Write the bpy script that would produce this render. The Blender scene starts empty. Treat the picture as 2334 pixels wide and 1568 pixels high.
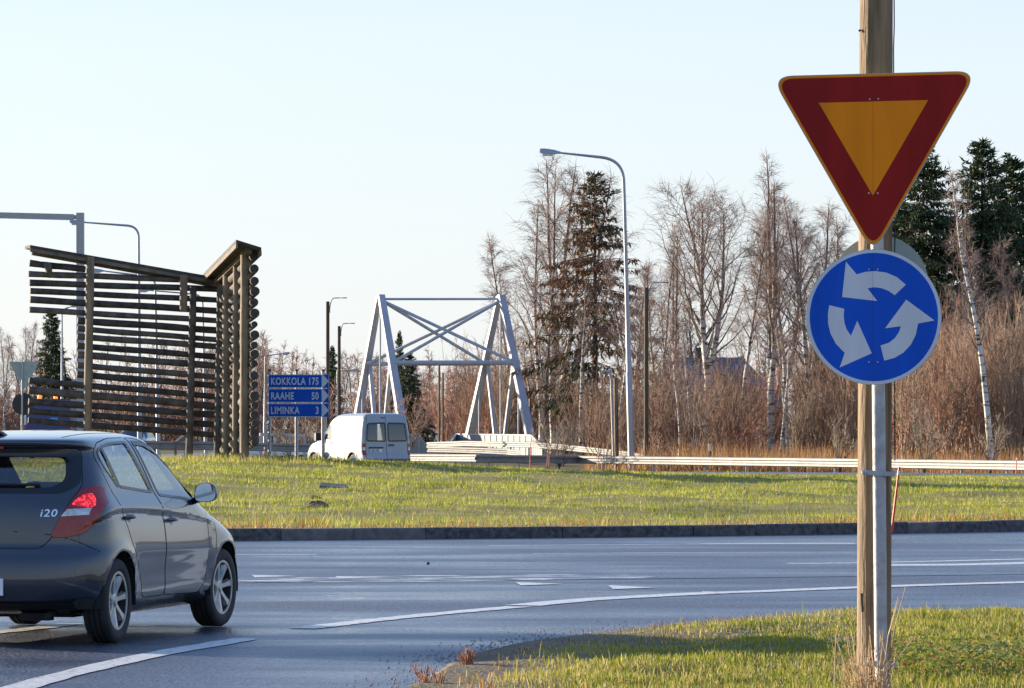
import bpy, bmesh, math, random
import numpy as np
from mathutils import Vector, Matrix
from mathutils.bvhtree import BVHTree

scene = bpy.context.scene
COL = scene.collection
R = math.radians
rnd = random.Random(7)
rng = np.random.default_rng(7)

# ------------------------------------------------------------------ camera
CAM_H, HOR, FPX, CXP = 1.53, 973.0, 9387.0, 1167.0      # photo measured 2334 px wide
cam_d = bpy.data.cameras.new('camera'); cam = bpy.data.objects.new('camera', cam_d); COL.objects.link(cam)
cam.location = (0, 0, CAM_H); cam.rotation_euler = (R(90), 0, 0)
cam_d.sensor_width = 36; cam_d.lens = 36 * FPX / 2334; cam_d.shift_y = (HOR - 784) / 2334
cam_d.clip_start = 0.5; cam_d.clip_end = 6000
cam_d.dof.use_dof = False
scene.camera = cam
# ------------------------------------------------------------------ light
SUN_AZ, SUN_EL = R(-58), R(12.5)        # azimuth from +Y towards +X
sdir = Vector((math.sin(SUN_AZ) * math.cos(SUN_EL), math.cos(SUN_AZ) * math.cos(SUN_EL), math.sin(SUN_EL)))
world = bpy.data.worlds.new('World'); scene.world = world; world.use_nodes = True
wn = world.node_tree; bg = wn.nodes['Background']
sky = wn.nodes.new('ShaderNodeTexSky'); sky.sky_type = 'NISHITA'; sky.sun_disc = False
sky.sun_elevation = SUN_EL; sky.sun_rotation = SUN_AZ
sky.air_density = 1.0; sky.dust_density = 0.6; sky.ozone_density = 2.0; sky.altitude = 0
hs = wn.nodes.new('ShaderNodeHueSaturation'); hs.inputs['Saturation'].default_value = 1.0
hz_ = wn.nodes.new('ShaderNodeMix'); hz_.data_type = 'RGBA'; ge_ = wn.nodes.new('ShaderNodeTexCoord'); sz_ = wn.nodes.new('ShaderNodeSeparateXYZ'); wn.links.new(ge_.outputs['Generated'], sz_.inputs[0])
mr0 = wn.nodes.new('ShaderNodeMapRange'); mr0.interpolation_type = 'SMOOTHSTEP'; mr0.inputs['From Min'].default_value = 0.0; mr0.inputs['From Max'].default_value = 0.55    # milky air low down, clear blue overhead
mr0.inputs['To Min'].default_value = 0.86; mr0.inputs['To Max'].default_value = 0.6; wn.links.new(sz_.outputs[2], mr0.inputs[0]); wn.links.new(mr0.outputs[0], hz_.inputs[0])
hr_ = wn.nodes.new('ShaderNodeValToRGB'); el_ = hr_.color_ramp.elements; el_[0].position = 0.0; el_[0].color = (0.82, 0.865, 0.945, 1); el_[1].position = 0.62; el_[1].color = (0.22, 0.43, 1.0, 1)
e3_ = hr_.color_ramp.elements.new(0.24); e3_.color = (0.42, 0.62, 1.0, 1)
e2_ = hr_.color_ramp.elements.new(0.09); e2_.color = (0.775, 0.855, 0.97, 1)
vm_ = wn.nodes.new('ShaderNodeVectorMath'); vm_.operation = 'SCALE'; vm_.inputs['Scale'].default_value = 2.98; wn.links.new(sz_.outputs[2], hr_.inputs[0]); wn.links.new(hr_.outputs[0], vm_.inputs[0]); wn.links.new(vm_.outputs[0], hz_.inputs[7])
wn.links.new(sky.outputs[0], hs.inputs['Color']); wn.links.new(hs.outputs[0], hz_.inputs[6]); wn.links.new(hz_.outputs[2], bg.inputs[0]); bg.inputs[1].default_value = 0.132
sun_d = bpy.data.lights.new('sun', 'SUN'); sun_d.energy = 5.0; sun_d.angle = R(0.55); sun_d.color = (1.0, 0.86, 0.66)
sun = bpy.data.objects.new('sun', sun_d); COL.objects.link(sun)
sun.rotation_euler = sdir.to_track_quat('Z', 'Y').to_euler(); sun.location = sdir * 50
vs = scene.view_settings; vs.view_transform = 'Standard'; vs.look = 'None'; vs.gamma = 1; vs.exposure = 1.32
vs.use_curve_mapping = False

# ------------------------------------------------------------------ helpers
def at(x, y, d):
    """point d metres ahead that stands where the photo shows pixel (x, y)"""
    return Vector(((x - CXP) * d / FPX, d, CAM_H - (y - HOR) * d / FPX))
def gxy(x, y, z=0.0):
    d = (CAM_H - z) * FPX / (y - HOR)
    return Vector(((x - CXP) * d / FPX, d, z))
ORG = {}
def tag(o, label=None, cat=None, group=None, kind=None):
    if label: o['label'] = label
    if cat: o['category'] = cat
    if group: o['group'] = group
    if kind: o['kind'] = kind
    return o
def thing(name, label, cat, loc=(0, 0, 0), rz=0, group=None, local=False, kind=None):
    o = bpy.data.objects.new(name, None); COL.objects.link(o)
    o.empty_display_size = 0.2; o.location = loc; o.rotation_euler = (0, 0, rz)
    ORG[o] = Vector((0, 0, 0)) if local else Vector(loc)
    return tag(o, label, cat, group, kind)
class MB:
    def __init__(s): s.v = []; s.f = []; s.m = []; s.mi = 0
    def add(s, vs_, fs):
        b = len(s.v); s.v.extend(Vector(p) for p in vs_)
        for f in fs: s.f.append([b + i for i in f]); s.m.append(s.mi)
        return s
    def box(s, c, d, rot=None):
        c = Vector(c); M = rot if rot is not None else Matrix.Identity(3)
        p = [c + M @ Vector((x * d[0] / 2, y * d[1] / 2, z * d[2] / 2)) for x in (-1, 1) for y in (-1, 1) for z in (-1, 1)]
        return s.add(p, [(0, 1, 3, 2), (4, 6, 7, 5), (0, 4, 5, 1), (2, 3, 7, 6), (0, 2, 6, 4), (1, 5, 7, 3)])
    def bar(s, a, b, w, h, up=(0, 0, 1)):
        """rectangular bar from a to b, w across, h along up"""
        a, b = Vector(a), Vector(b); t = (b - a).normalized(); u = Vector(up); sd = t.cross(u).normalized(); u = sd.cross(t).normalized()
        p = []
        for q in (a, b):
            for i, j in ((-1, -1), (1, -1), (1, 1), (-1, 1)): p.append(q + sd * (i * w / 2) + u * (j * h / 2))
        return s.add(p, [(3, 2, 1, 0), (4, 5, 6, 7), (0, 1, 5, 4), (1, 2, 6, 5), (2, 3, 7, 6), (3, 0, 4, 7)])
    def tube(s, pts, r, n=8, cap=True):
        pts = [Vector(p) for p in pts]
        if not hasattr(r, '__len__'): r = [r] * len(pts)
        rings = []; ref = None
        for i, p in enumerate(pts):
            t = (pts[min(i + 1, len(pts) - 1)] - pts[max(i - 1, 0)]).normalized()
            if ref is None:
                ref = Vector((0, 0, 1)) if abs(t.z) < 0.9 else Vector((1, 0, 0))
            a = t.cross(ref).normalized(); b = a.cross(t).normalized(); ref = b
            rings.append([p + a * (r[i] * math.cos(2 * math.pi * k / n)) + b * (r[i] * math.sin(2 * math.pi * k / n)) for k in range(n)])
        vs_ = [q for ring in rings for q in ring]; fs = []
        for i in range(len(pts) - 1):
            for k in range(n):
                fs.append((i * n + k, i * n + (k + 1) % n, (i + 1) * n + (k + 1) % n, (i + 1) * n + k))
        if cap:
            fs.append(tuple(range(n))[::-1]); fs.append(tuple((len(pts) - 1) * n + k for k in range(n)))
        return s.add(vs_, fs)
    def prism(s, poly, a, b, M=None, org=(0, 0, 0)):
        """poly (u,v) extruded from w=a to w=b ; M maps (u,v,w) to space"""
        M = M or Matrix.Identity(3); org = Vector(org); n = len(poly)
        vs_ = [org + M @ Vector((u, v, a)) for u, v in poly] + [org + M @ Vector((u, v, b)) for u, v in poly]
        fs = [tuple(range(n))[::-1], tuple(range(n, 2 * n))] + [(i, (i + 1) % n, n + (i + 1) % n, n + i) for i in range(n)]
        return s.add(vs_, fs)
    def lathe(s, prof, n=32, axis=1, org=(0, 0, 0), closed=False):
        """prof: (radius, along) revolved about the axis through org"""
        org = Vector(org); m = len(prof); vs_ = []
        for k in range(n):
            c, sn = math.cos(2 * math.pi * k / n), math.sin(2 * math.pi * k / n)
            for r_, h in prof:
                vs_.append(org + (Vector((r_ * c, h, r_ * sn)) if axis == 1 else Vector((r_ * c, r_ * sn, h))))
        fs = []
        for k in range(n):
            for i in range(m if closed else m - 1):
                j = (i + 1) % m
                fs.append((k * m + i, k * m + j, ((k + 1) % n) * m + j, ((k + 1) % n) * m + i))
        return s.add(vs_, fs)
def mkmesh(name, mb, mats, smooth=False, org=Vector((0, 0, 0)), fixn=True):
    me = bpy.data.meshes.new(name)
    me.from_pydata([tuple(Vector(p) - org) for p in mb.v], [], mb.f)
    for m_ in (mats if isinstance(mats, (list, tuple)) else [mats]): me.materials.append(m_)
    if any(mb.m): me.polygons.foreach_set('material_index', mb.m)
    if fixn:
        bm = bmesh.new(); bm.from_mesh(me); bmesh.ops.recalc_face_normals(bm, faces=bm.faces); bm.to_mesh(me); bm.free()
    if smooth:
        me.polygons.foreach_set('use_smooth', [True] * len(me.polygons))
        try: me.set_sharp_from_angle(angle=R(smooth if smooth is not True else 40))
        except Exception: pass
    me.update(); return me
def obj(name, mb, mats, parent=None, smooth=False, loc=None, fixn=True):
    if parent is not None: org = ORG[parent]
    else: org = Vector(loc) if loc is not None else Vector((0, 0, 0))
    o = bpy.data.objects.new(name, mkmesh(name, mb, mats, smooth, org, fixn)); COL.objects.link(o)
    ORG[o] = org
    if parent is not None: o.parent = parent
    else: o.location = org
    return o
def meshobj(name, me, parent=None, loc=(0, 0, 0)):
    o = bpy.data.objects.new(name, me); COL.objects.link(o); o.parent = parent; o.location = loc
    ORG[o] = ORG.get(parent, Vector((0, 0, 0))) if parent else Vector(loc); return o
def npmesh(name, V, F, mats, col=None, smooth=False, fm=None):
    V = np.asarray(V, np.float32); F = np.asarray(F, np.int32); n, k = F.shape
    me = bpy.data.meshes.new(name)
    me.vertices.add(len(V)); me.vertices.foreach_set('co', V.ravel())
    me.loops.add(n * k); me.loops.foreach_set('vertex_index', F.ravel())
    me.polygons.add(n); me.polygons.foreach_set('loop_start', np.arange(0, n * k, k, dtype=np.int32))
    for m_ in (mats if isinstance(mats, (list, tuple)) else [mats]): me.materials.append(m_)
    if fm is not None: me.polygons.foreach_set('material_index', np.asarray(fm, np.int32))
    if smooth: me.polygons.foreach_set('use_smooth', np.ones(n, bool))
    me.update(calc_edges=True)
    if col is not None:
        a = me.color_attributes.new('Col', 'FLOAT_COLOR', 'POINT')
        c = np.ones((len(V), 4), np.float32); c[:, :3] = col; a.data.foreach_set('color', c.ravel())
    return me
def copy_tree(root, loc, rz, label=None, scale=None):
    c = root.copy(); COL.objects.link(c); c.location = loc; c.rotation_euler = (0, 0, rz)
    if scale: c.scale = scale
    if label: c['label'] = label
    for ch in list(root.children):
        d = ch.copy(); COL.objects.link(d); d.parent = c
        for g in ch.children:
            e = g.copy(); COL.objects.link(e); e.parent = d
    return c
def vnoise(x, y, s, seed=0):
    """value noise in numpy"""
    x = np.asarray(x) * s; y = np.asarray(y) * s
    xi = np.floor(x).astype(int); yi = np.floor(y).astype(int); fx = x - xi; fy = y - yi
    fx = fx * fx * (3 - 2 * fx); fy = fy * fy * (3 - 2 * fy)
    def h(a, b): 
        q = np.sin(a * 127.1 + b * 311.7 + seed * 74.7) * 43758.5453
        return q - np.floor(q)
    return (h(xi, yi) * (1 - fx) + h(xi + 1, yi) * fx) * (1 - fy) + (h(xi, yi + 1) * (1 - fx) + h(xi + 1, yi + 1) * fx) * fy
def text_mb(body, size, extr=0.004, spread=1.0, bold=0.0, shear=0.0):
    cu = bpy.data.curves.new('lettering', 'FONT'); cu.body = body; cu.size = size; cu.extrude = extr
    cu.space_character = spread; cu.offset = bold; cu.shear = shear; cu.resolution_u = 3
    o = bpy.data.objects.new('lettering', cu); COL.objects.link(o)
    dg = bpy.context.evaluated_depsgraph_get(); me = bpy.data.meshes.new_from_object(o.evaluated_get(dg))
    mb = MB(); mb.add([v.co.copy() for v in me.vertices], [tuple(p.vertices) for p in me.polygons])
    bpy.data.objects.remove(o); bpy.data.curves.remove(cu); bpy.data.meshes.remove(me)
    return mb
def place_text(mb, M, org, sx=1.0, sy=1.0, left=None, right=None, base=0.0):
    """put lettering (u right, v up, w out) with its left or right edge at the given u"""
    us = [p.x for p in mb.v]; u0, u1 = min(us) * sx, max(us) * sx
    du = (left - u0) if left is not None else (right - u1)
    org = Vector(org)
    mb.v = [org + M @ Vector((p.x * sx + du, p.y * sy + base, p.z)) for p in mb.v]
    return mb

# ------------------------------------------------------------------ materials
def nt(name):
    m = bpy.data.materials.new(name); m.use_nodes = True; return m, m.node_tree, m.node_tree.nodes['Principled BSDF']
def pm(name, c, rough=0.6, metal=0.0, var=0.18, scale=6.0, bump=0.0, bscale=40.0, c2=None, stretch=(1, 1, 1), coat=0.0, spec=0.5, rvar=0.0, detail=4):
    m, t, b = nt(name); N = t.nodes; L = t.links
    tc = N.new('ShaderNodeTexCoord'); mp = N.new('ShaderNodeMapping'); mp.inputs['Scale'].default_value = stretch
    L.new(tc.outputs['Object'], mp.inputs[0])
    nz = N.new('ShaderNodeTexNoise'); nz.inputs['Scale'].default_value = scale; nz.inputs['Detail'].default_value = detail
    L.new(mp.outputs[0], nz.inputs['Vector'])
    rp = N.new('ShaderNodeValToRGB'); rp.color_ramp.elements[0].position = 0.32; rp.color_ramp.elements[1].position = 0.68
    a = tuple(max(0, x * (1 - var)) for x in c); d = c2 if c2 else tuple(min(1, x * (1 + var)) for x in c)
    rp.color_ramp.elements[0].color = (*a, 1); rp.color_ramp.elements[1].color = (*d, 1)
    L.new(nz.outputs['Fac'], rp.inputs[0]); L.new(rp.outputs[0], b.inputs['Base Color'])
    b.inputs['Roughness'].default_value = rough; b.inputs['Metallic'].default_value = metal
    b.inputs['Coat Weight'].default_value = coat; b.inputs['Coat Roughness'].default_value = 0.04
    b.inputs['Specular IOR Level'].default_value = spec
    if rvar:
        mr = N.new('ShaderNodeMapRange'); mr.inputs['To Min'].default_value = max(0.02, rough - rvar); mr.inputs['To Max'].default_value = rough + rvar
        mr.inputs['From Min'].default_value = 0.3; mr.inputs['From Max'].default_value = 0.7
        L.new(nz.outputs['Fac'], mr.inputs[0]); L.new(mr.outputs[0], b.inputs['Roughness'])
    if bump:
        n2 = N.new('ShaderNodeTexNoise'); n2.inputs['Scale'].default_value = bscale; n2.inputs['Detail'].default_value = 3
        L.new(mp.outputs[0], n2.inputs['Vector'])
        bp = N.new('ShaderNodeBump'); bp.inputs['Strength'].default_value = bump; bp.inputs['Distance'].default_value = 0.02
        L.new(n2.outputs['Fac'], bp.inputs['Height']); L.new(bp.outputs[0], b.inputs['Normal'])
    return m
def leafmat(name, trans=0.35, rough=0.6, tint=(1, 1, 1)):
    m, t, b = nt(name); N = t.nodes; L = t.links
    at_ = N.new('ShaderNodeAttribute'); at_.attribute_name = 'Col'
    b.inputs['Roughness'].default_value = rough; b.inputs['Specular IOR Level'].default_value = 0.25
    L.new(at_.outputs['Color'], b.inputs['Base Color'])
    tr = N.new('ShaderNodeBsdfTranslucent'); L.new(at_.outputs['Color'], tr.inputs[0])
    mx = N.new('ShaderNodeMixShader'); mx.inputs[0].default_value = trans
    L.new(b.outputs[0], mx.inputs[1]); L.new(tr.outputs[0], mx.inputs[2]); L.new(mx.outputs[0], N['Material Output'].inputs[0])
    return m
def emit(name, c, s, base=(0.8, 0.8, 0.8)):
    m, t, b = nt(name); b.inputs['Base Color'].default_value = (*base, 1)
    b.inputs['Emission Color'].default_value = (*c, 1); b.inputs['Emission Strength'].default_value = s; return m
def glassmat(name, tint=(0.6, 0.7, 0.72), alpha=0.55, rough=0.02):
    """thin car glass: part of the light passes straight through, the rest is mirrored or lost in the tint"""
    m, t, b = nt(name); N = t.nodes; L = t.links
    b.inputs['Base Color'].default_value = (0.01, 0.014, 0.016, 1); b.inputs['Roughness'].default_value = rough
    b.inputs['Specular IOR Level'].default_value = 0.8
    tr = N.new('ShaderNodeBsdfTransparent'); tr.inputs[0].default_value = (*tint, 1)
    fr = N.new('ShaderNodeFresnel'); ge = N.new('ShaderNodeNewGeometry'); im = N.new('ShaderNodeMix'); im.inputs[2].default_value = alpha; im.inputs[3].default_value = 1 / alpha
    L.new(ge.outputs['Backfacing'], im.inputs[0]); L.new(im.outputs[0], fr.inputs[0])
    gl_ = N.new('ShaderNodeBsdfGlossy'); gl_.inputs['Roughness'].default_value = rough; gl_.inputs['Color'].default_value = (0.92, 0.95, 1, 1)
    mx = N.new('ShaderNodeMixShader'); L.new(fr.outputs[0], mx.inputs[0]); L.new(tr.outputs[0], mx.inputs[1]); L.new(gl_.outputs[0], mx.inputs[2])
    L.new(mx.outputs[0], N['Material Output'].inputs[0]); return m

def asphalt():
    m, t, b = nt('wet_asphalt'); N = t.nodes; L = t.links
    tc = N.new('ShaderNodeTexCoord')
    big = N.new('ShaderNodeTexNoise'); big.inputs['Scale'].default_value = 0.55; big.inputs['Detail'].default_value = 5
    mp = N.new('ShaderNodeMapping'); mp.inputs['Scale'].default_value = (0.35, 1.0, 1); mp.inputs['Rotation'].default_value = (0, 0, R(-18))
    L.new(tc.outputs['Object'], mp.inputs[0]); L.new(mp.outputs[0], big.inputs['Vector'])
    fine = N.new('ShaderNodeTexVoronoi'); fine.inputs['Scale'].default_value = 38; L.new(tc.outputs['Object'], fine.inputs['Vector'])
    mid = N.new('ShaderNodeTexNoise'); mid.inputs['Scale'].default_value = 24; mid.inputs['Detail'].default_value = 6; L.new(tc.outputs['Object'], mid.inputs['Vector'])
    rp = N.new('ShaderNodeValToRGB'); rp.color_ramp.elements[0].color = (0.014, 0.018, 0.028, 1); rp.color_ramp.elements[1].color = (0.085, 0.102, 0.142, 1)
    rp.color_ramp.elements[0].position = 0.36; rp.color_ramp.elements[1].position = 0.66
    L.new(mid.outputs['Fac'], rp.inputs[0])
    gr = N.new('ShaderNodeValToRGB'); gr.color_ramp.elements[0].color = (1, 1, 1, 1); gr.color_ramp.elements[1].color = (0, 0, 0, 1)
    gr.color_ramp.elements[0].position = 0.03; gr.color_ramp.elements[1].position = 0.10
    v2 = N.new('ShaderNodeTexVoronoi'); v2.inputs['Scale'].default_value = 14; L.new(tc.outputs['Object'], v2.inputs['Vector']); L.new(v2.outputs['Distance'], gr.inputs[0])
    mx = N.new('ShaderNodeMix'); mx.data_type = 'RGBA'; L.new(gr.outputs[0], mx.inputs[0]); L.new(rp.outputs[0], mx.inputs[6]); mx.inputs[7].default_value = (0.38, 0.35, 0.31, 1)
    L.new(mx.outputs[2], b.inputs['Base Color'])
    mr = N.new('ShaderNodeMapRange'); mr.inputs['From Min'].default_value = 0.35; mr.inputs['From Max'].default_value = 0.65
    mr.inputs['To Min'].default_value = 0.17; mr.inputs['To Max'].default_value = 0.56
    L.new(big.outputs['Fac'], mr.inputs[0]); L.new(mr.outputs[0], b.inputs['Roughness'])
    b.inputs['Specular IOR Level'].default_value = 0.95
    bp = N.new('ShaderNodeBump'); bp.inputs['Strength'].default_value = 0.8; bp.inputs['Distance'].default_value = 0.012
    L.new(fine.outputs['Distance'], bp.inputs['Height']); L.new(bp.outputs[0], b.inputs['Normal'])
    return m
def soil(name, a, c, d, s=0.8):
    m, t, b = nt(name); N = t.nodes; L = t.links; tc = N.new('ShaderNodeTexCoord')
    n1 = N.new('ShaderNodeTexNoise'); n1.inputs['Scale'].default_value = s; n1.inputs['Detail'].default_value = 6; L.new(tc.outputs['Object'], n1.inputs['Vector'])
    n2 = N.new('ShaderNodeTexNoise'); n2.inputs['Scale'].default_value = 25; n2.inputs['Detail'].default_value = 4; L.new(tc.outputs['Object'], n2.inputs['Vector'])
    rp = N.new('ShaderNodeValToRGB'); e = rp.color_ramp.elements; e[0].position = 0.35; e[1].position = 0.65; e[0].color = (*a, 1); e[1].color = (*c, 1)
    L.new(n1.outputs['Fac'], rp.inputs[0])
    mx = N.new('ShaderNodeMix'); mx.data_type = 'RGBA'; L.new(n2.outputs['Fac'], mx.inputs[0]); L.new(rp.outputs[0], mx.inputs[6]); mx.inputs[7].default_value = (*d, 1)
    L.new(mx.outputs[2], b.inputs['Base Color']); b.inputs['Roughness'].default_value = 0.9; b.inputs['Specular IOR Level'].default_value = 0.15
    bp = N.new('ShaderNodeBump'); bp.inputs['Strength'].default_value = 0.8; bp.inputs['Distance'].default_value = 0.04
    L.new(n2.outputs['Fac'], bp.inputs['Height']); L.new(bp.outputs[0], b.inputs['Normal']); return m

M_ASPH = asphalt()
M_PAINT = pm('road_paint', (0.30, 0.295, 0.28), 0.42, var=0.6, scale=14, c2=(0.60, 0.59, 0.56), bump=0.3, bscale=60, detail=9)
M_PAINT.node_tree.nodes['Color Ramp'].color_ramp.elements[0].position = 0.30; M_PAINT.node_tree.nodes['Color Ramp'].color_ramp.elements[1].position = 0.46
def worn_paint_glare():
    m, t, b = nt('worn_paint_wet_glare'); N = t.nodes; L = t.links; tc = N.new('ShaderNodeTexCoord'); mp = N.new('ShaderNodeMapping'); mp.inputs['Scale'].default_value = (0.5, 1.6, 1); L.new(tc.outputs['Object'], mp.inputs[0])
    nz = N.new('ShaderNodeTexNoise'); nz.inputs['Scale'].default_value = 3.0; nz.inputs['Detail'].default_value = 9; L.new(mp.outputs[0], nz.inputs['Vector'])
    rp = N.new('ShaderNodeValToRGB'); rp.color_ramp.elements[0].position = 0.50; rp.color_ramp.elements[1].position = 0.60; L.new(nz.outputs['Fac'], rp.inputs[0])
    b.inputs['Base Color'].default_value = (0.6, 0.6, 0.58, 1); b.inputs['Roughness'].default_value = 0.35; L.new(rp.outputs[0], b.inputs['Alpha']); return m  # white base holds both smeared paint remains and the painted wet-road glare
M_WORN_GLARE = worn_paint_glare()
M_LAWN = soil('lawn_soil', (0.20, 0.20, 0.045), (0.34, 0.30, 0.09), (0.22, 0.16, 0.07), 1.3)
M_VERGE = soil('verge_soil', (0.15, 0.125, 0.07), (0.24, 0.20, 0.13), (0.14, 0.105, 0.07), 1.6)
M_FIELD = soil('dry_field', (0.15, 0.11, 0.055), (0.20, 0.17, 0.07), (0.10, 0.07, 0.04), 0.25)
M_GRAVEL = soil('gravel', (0.30, 0.25, 0.21), (0.42, 0.36, 0.31), (0.2, 0.16, 0.13), 9)
M_KERB = pm('kerb_granite', (0.07, 0.062, 0.062), 0.75, var=0.6, scale=14, bump=0.5, bscale=60)
M_KERB2 = pm('kerb_granite_pale', (0.12, 0.105, 0.10), 0.75, var=0.3, scale=10, bump=0.5, bscale=60)
M_LOG = pm('weathered_log', (0.10, 0.088, 0.078), 0.85, var=0.4, scale=5, stretch=(1, 1, 1), bump=0.5, bscale=22, c2=(0.155, 0.135, 0.12), detail=8)
M_LOGD = pm('weathered_log_dark', (0.045, 0.04, 0.037), 0.85, var=0.4, scale=5, bump=0.5, bscale=22, c2=(0.09, 0.08, 0.072), detail=8)
M_LOGEND = pm('log_end_grain', (0.055, 0.048, 0.042), 0.9, var=0.4, scale=20)
M_POSTW = pm('round_timber_post', (0.19, 0.14, 0.09), 0.8, var=0.3, scale=3, stretch=(3, 3, 0.5), bump=0.4, bscale=14, c2=(0.28, 0.215, 0.14), detail=7)
M_POLE = pm('utility_pole_wood', (0.185, 0.112, 0.054), 0.8, var=0.5, scale=2.2, stretch=(9, 9, 0.7), bump=0.6, bscale=9, c2=(0.31, 0.205, 0.105), detail=9)
M_ROOF = pm('tarred_board', (0.045, 0.04, 0.036), 0.8, var=0.4, scale=6, bump=0.4)
M_BOARD = pm('grey_board', (0.13, 0.105, 0.085), 0.8, var=0.35, scale=5, bump=0.4)
M_GALV = pm('galvanised_steel', (0.34, 0.35, 0.37), 0.45, 0.4, var=0.22, scale=22, rvar=0.12, detail=6)
M_GALVD = pm('dull_galvanised_steel', (0.36, 0.38, 0.40), 0.55, 0.3, var=0.2, scale=6)
M_RAIL = pm('guardrail_steel', (0.205, 0.198, 0.188), 0.55, 0.1, var=0.18, scale=2.5, bump=0.1)
M_WSTEEL = pm('white_painted_steel', (0.38, 0.40, 0.43), 0.45, 0.0, var=0.08, scale=1.5)
M_PANEL = pm('parapet_sheet', (0.24, 0.24, 0.235), 0.55, 0.1, var=0.1, scale=3)
M_SIGNB = pm('sign_blue', (0.004, 0.082, 0.50), 0.5, var=0.10, scale=10, spec=0.15, stretch=(1, 1, .18), detail=8)
M_SIGNW = pm('sign_white', (0.56, 0.58, 0.62), 0.5, var=0.07, scale=10, stretch=(1, 1, .18), detail=8)
M_SIGNR = pm('sign_red', (0.27, 0.009, 0.007), 0.5, var=0.13, scale=10, spec=0.15, stretch=(1, 1, .18), detail=8)
M_SIGNY = pm('sign_yellow', (0.80, 0.225, 0.003), 0.5, var=0.08, scale=10, spec=0.15, stretch=(1, 1, .18), detail=8)
M_ALU = pm('sign_back_aluminium', (0.30, 0.36, 0.35), 0.5, 0.35, var=0.12, scale=6)
M_DARK = pm('dark_plastic', (0.018, 0.018, 0.02), 0.5, var=0.2)
M_BOLT = pm('bolt_steel', (0.5, 0.5, 0.52), 0.35, 0.8, var=0.1)
M_RED = pm('snow_stake_red', (0.72, 0.05, 0.025), 0.5, var=0.15, scale=12)
M_WHITEP = pm('white_plastic', (0.75, 0.75, 0.74), 0.5, var=0.08)
M_WIRE = pm('cable_rubber', (0.03, 0.03, 0.035), 0.6)
# ------------------------------------------------------------------ ground, road, island
CX0, CY0, RK = -13.0, 92.0, 37.7            # roundabout centre and kerb radius
def sstep(t):
    t = np.clip(t, 0, 1); return t * t * (3 - 2 * t)
def z_outer(x, y):
    x = np.asarray(x, float); y = np.asarray(y, float)
    near = -0.06 * np.ones_like(x)
    far = -0.05 - 0.56 * sstep((x + 5) / 7) * (1 - 0.75 * sstep((y - 192) / 25)) + 0.30 * sstep((y - 280) / 220)
    return np.where(y > 110, near + (far - near) * sstep((y - 134) / 14), near)
def z_island(x, y):
    x = np.asarray(x, float); y = np.asarray(y, float)
    r = np.hypot(x - CX0, y - CY0); edge = sstep((RK - 0.2 - r) / 9.0)
    g = 0.55 * np.exp(-((x + 10) ** 2) / 200 - ((y - 100) ** 2) / 900)
    n = 0.17 * (vnoise(x, y, 0.45, 3) - 0.5) + 0.10 * (vnoise(x, y, 1.3, 5) - 0.5) - 0.12 * sstep((y - 95) / 18) * sstep((x + 4) / 6)
    return 0.148 + edge * (g + n) + 0.03 * (vnoise(x, y, 2.5, 8) - 0.5) * sstep((RK - 0.2 - r) / 0.8)

def radial(name, rs, a0, a1, na, zf, mat_, label=None):
    an = np.linspace(a0, a1, na); Rg, A = np.meshgrid(rs, an, indexing='ij')
    X = CX0 + Rg * np.sin(A); Y = CY0 + Rg * np.cos(A); Z = zf(X, Y)
    V = np.stack([X, Y, Z], -1).reshape(-1, 3); n = len(rs); F = []
    i, j = np.meshgrid(np.arange(n - 1), np.arange(na - 1), indexing='ij')
    a = (i * na + j).ravel(); F = np.stack([a, a + 1, a + na + 1, a + na], -1)[:, ::-1]
    me = npmesh(name, V, F, mat_, smooth=True); o = meshobj(name, me); tag(o, kind='structure'); return o
rs = np.concatenate([np.arange(50, 130, 2.0), np.arange(130, 420, 10.0), np.array([450, 600, 900, 1500, 3000])])
radial('ground', rs, -math.pi, math.pi, 361, z_outer, M_FIELD)
mb = MB(); n = 128
mb.add([(CX0 + 52.5 * math.cos(2 * math.pi * k / n), CY0 + 52.5 * math.sin(2 * math.pi * k / n), 0) for k in range(n)], [tuple(range(n))])
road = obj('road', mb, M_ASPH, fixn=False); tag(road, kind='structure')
mb = MB(); mb.add([(-16, -20, -0.004), (16, -20, -0.004), (26, 52, -0.004), (-26, 52, -0.004)], [(0, 1, 2, 3)])
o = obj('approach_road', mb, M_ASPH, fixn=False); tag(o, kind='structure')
mb = MB()
mb.add([(-60, 430, 0.26), (60, 520, 0.33), (60, 545, 0.33), (-60, 450, 0.26)], [(0, 1, 2, 3)])
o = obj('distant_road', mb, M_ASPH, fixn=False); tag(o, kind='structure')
mb = MB(); mb.add([(-24, 170, 0.02), (-17.5, 170, 0.02), (-2, 290, 0.1), (8, 470, 0.28), (-6, 470, 0.28), (-12, 290, 0.1)], [(0, 1, 2, 5), (5, 2, 3, 4)])
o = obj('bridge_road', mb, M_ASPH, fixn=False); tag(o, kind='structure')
mb = MB(); mb.add([(0.5, 150.2, -0.2), (7.5, 150.2, -0.24), (5.0, 158, -0.2), (-3, 158, -0.1)], [(0, 1, 2, 3)])
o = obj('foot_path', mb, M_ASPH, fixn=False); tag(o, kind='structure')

isl = radial('roundabout_island', np.concatenate([np.arange(0.01, 24, 1.0), np.arange(24, RK - 0.1, 0.33), [RK - 0.12]]), R(95), R(240), 330, z_island, M_LAWN)
isl2 = radial('roundabout_island', np.concatenate([np.arange(0.01, RK - 0.1, 1.0), [RK - 0.12]]), R(-120), R(95), 150, z_island, M_LAWN)

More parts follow.
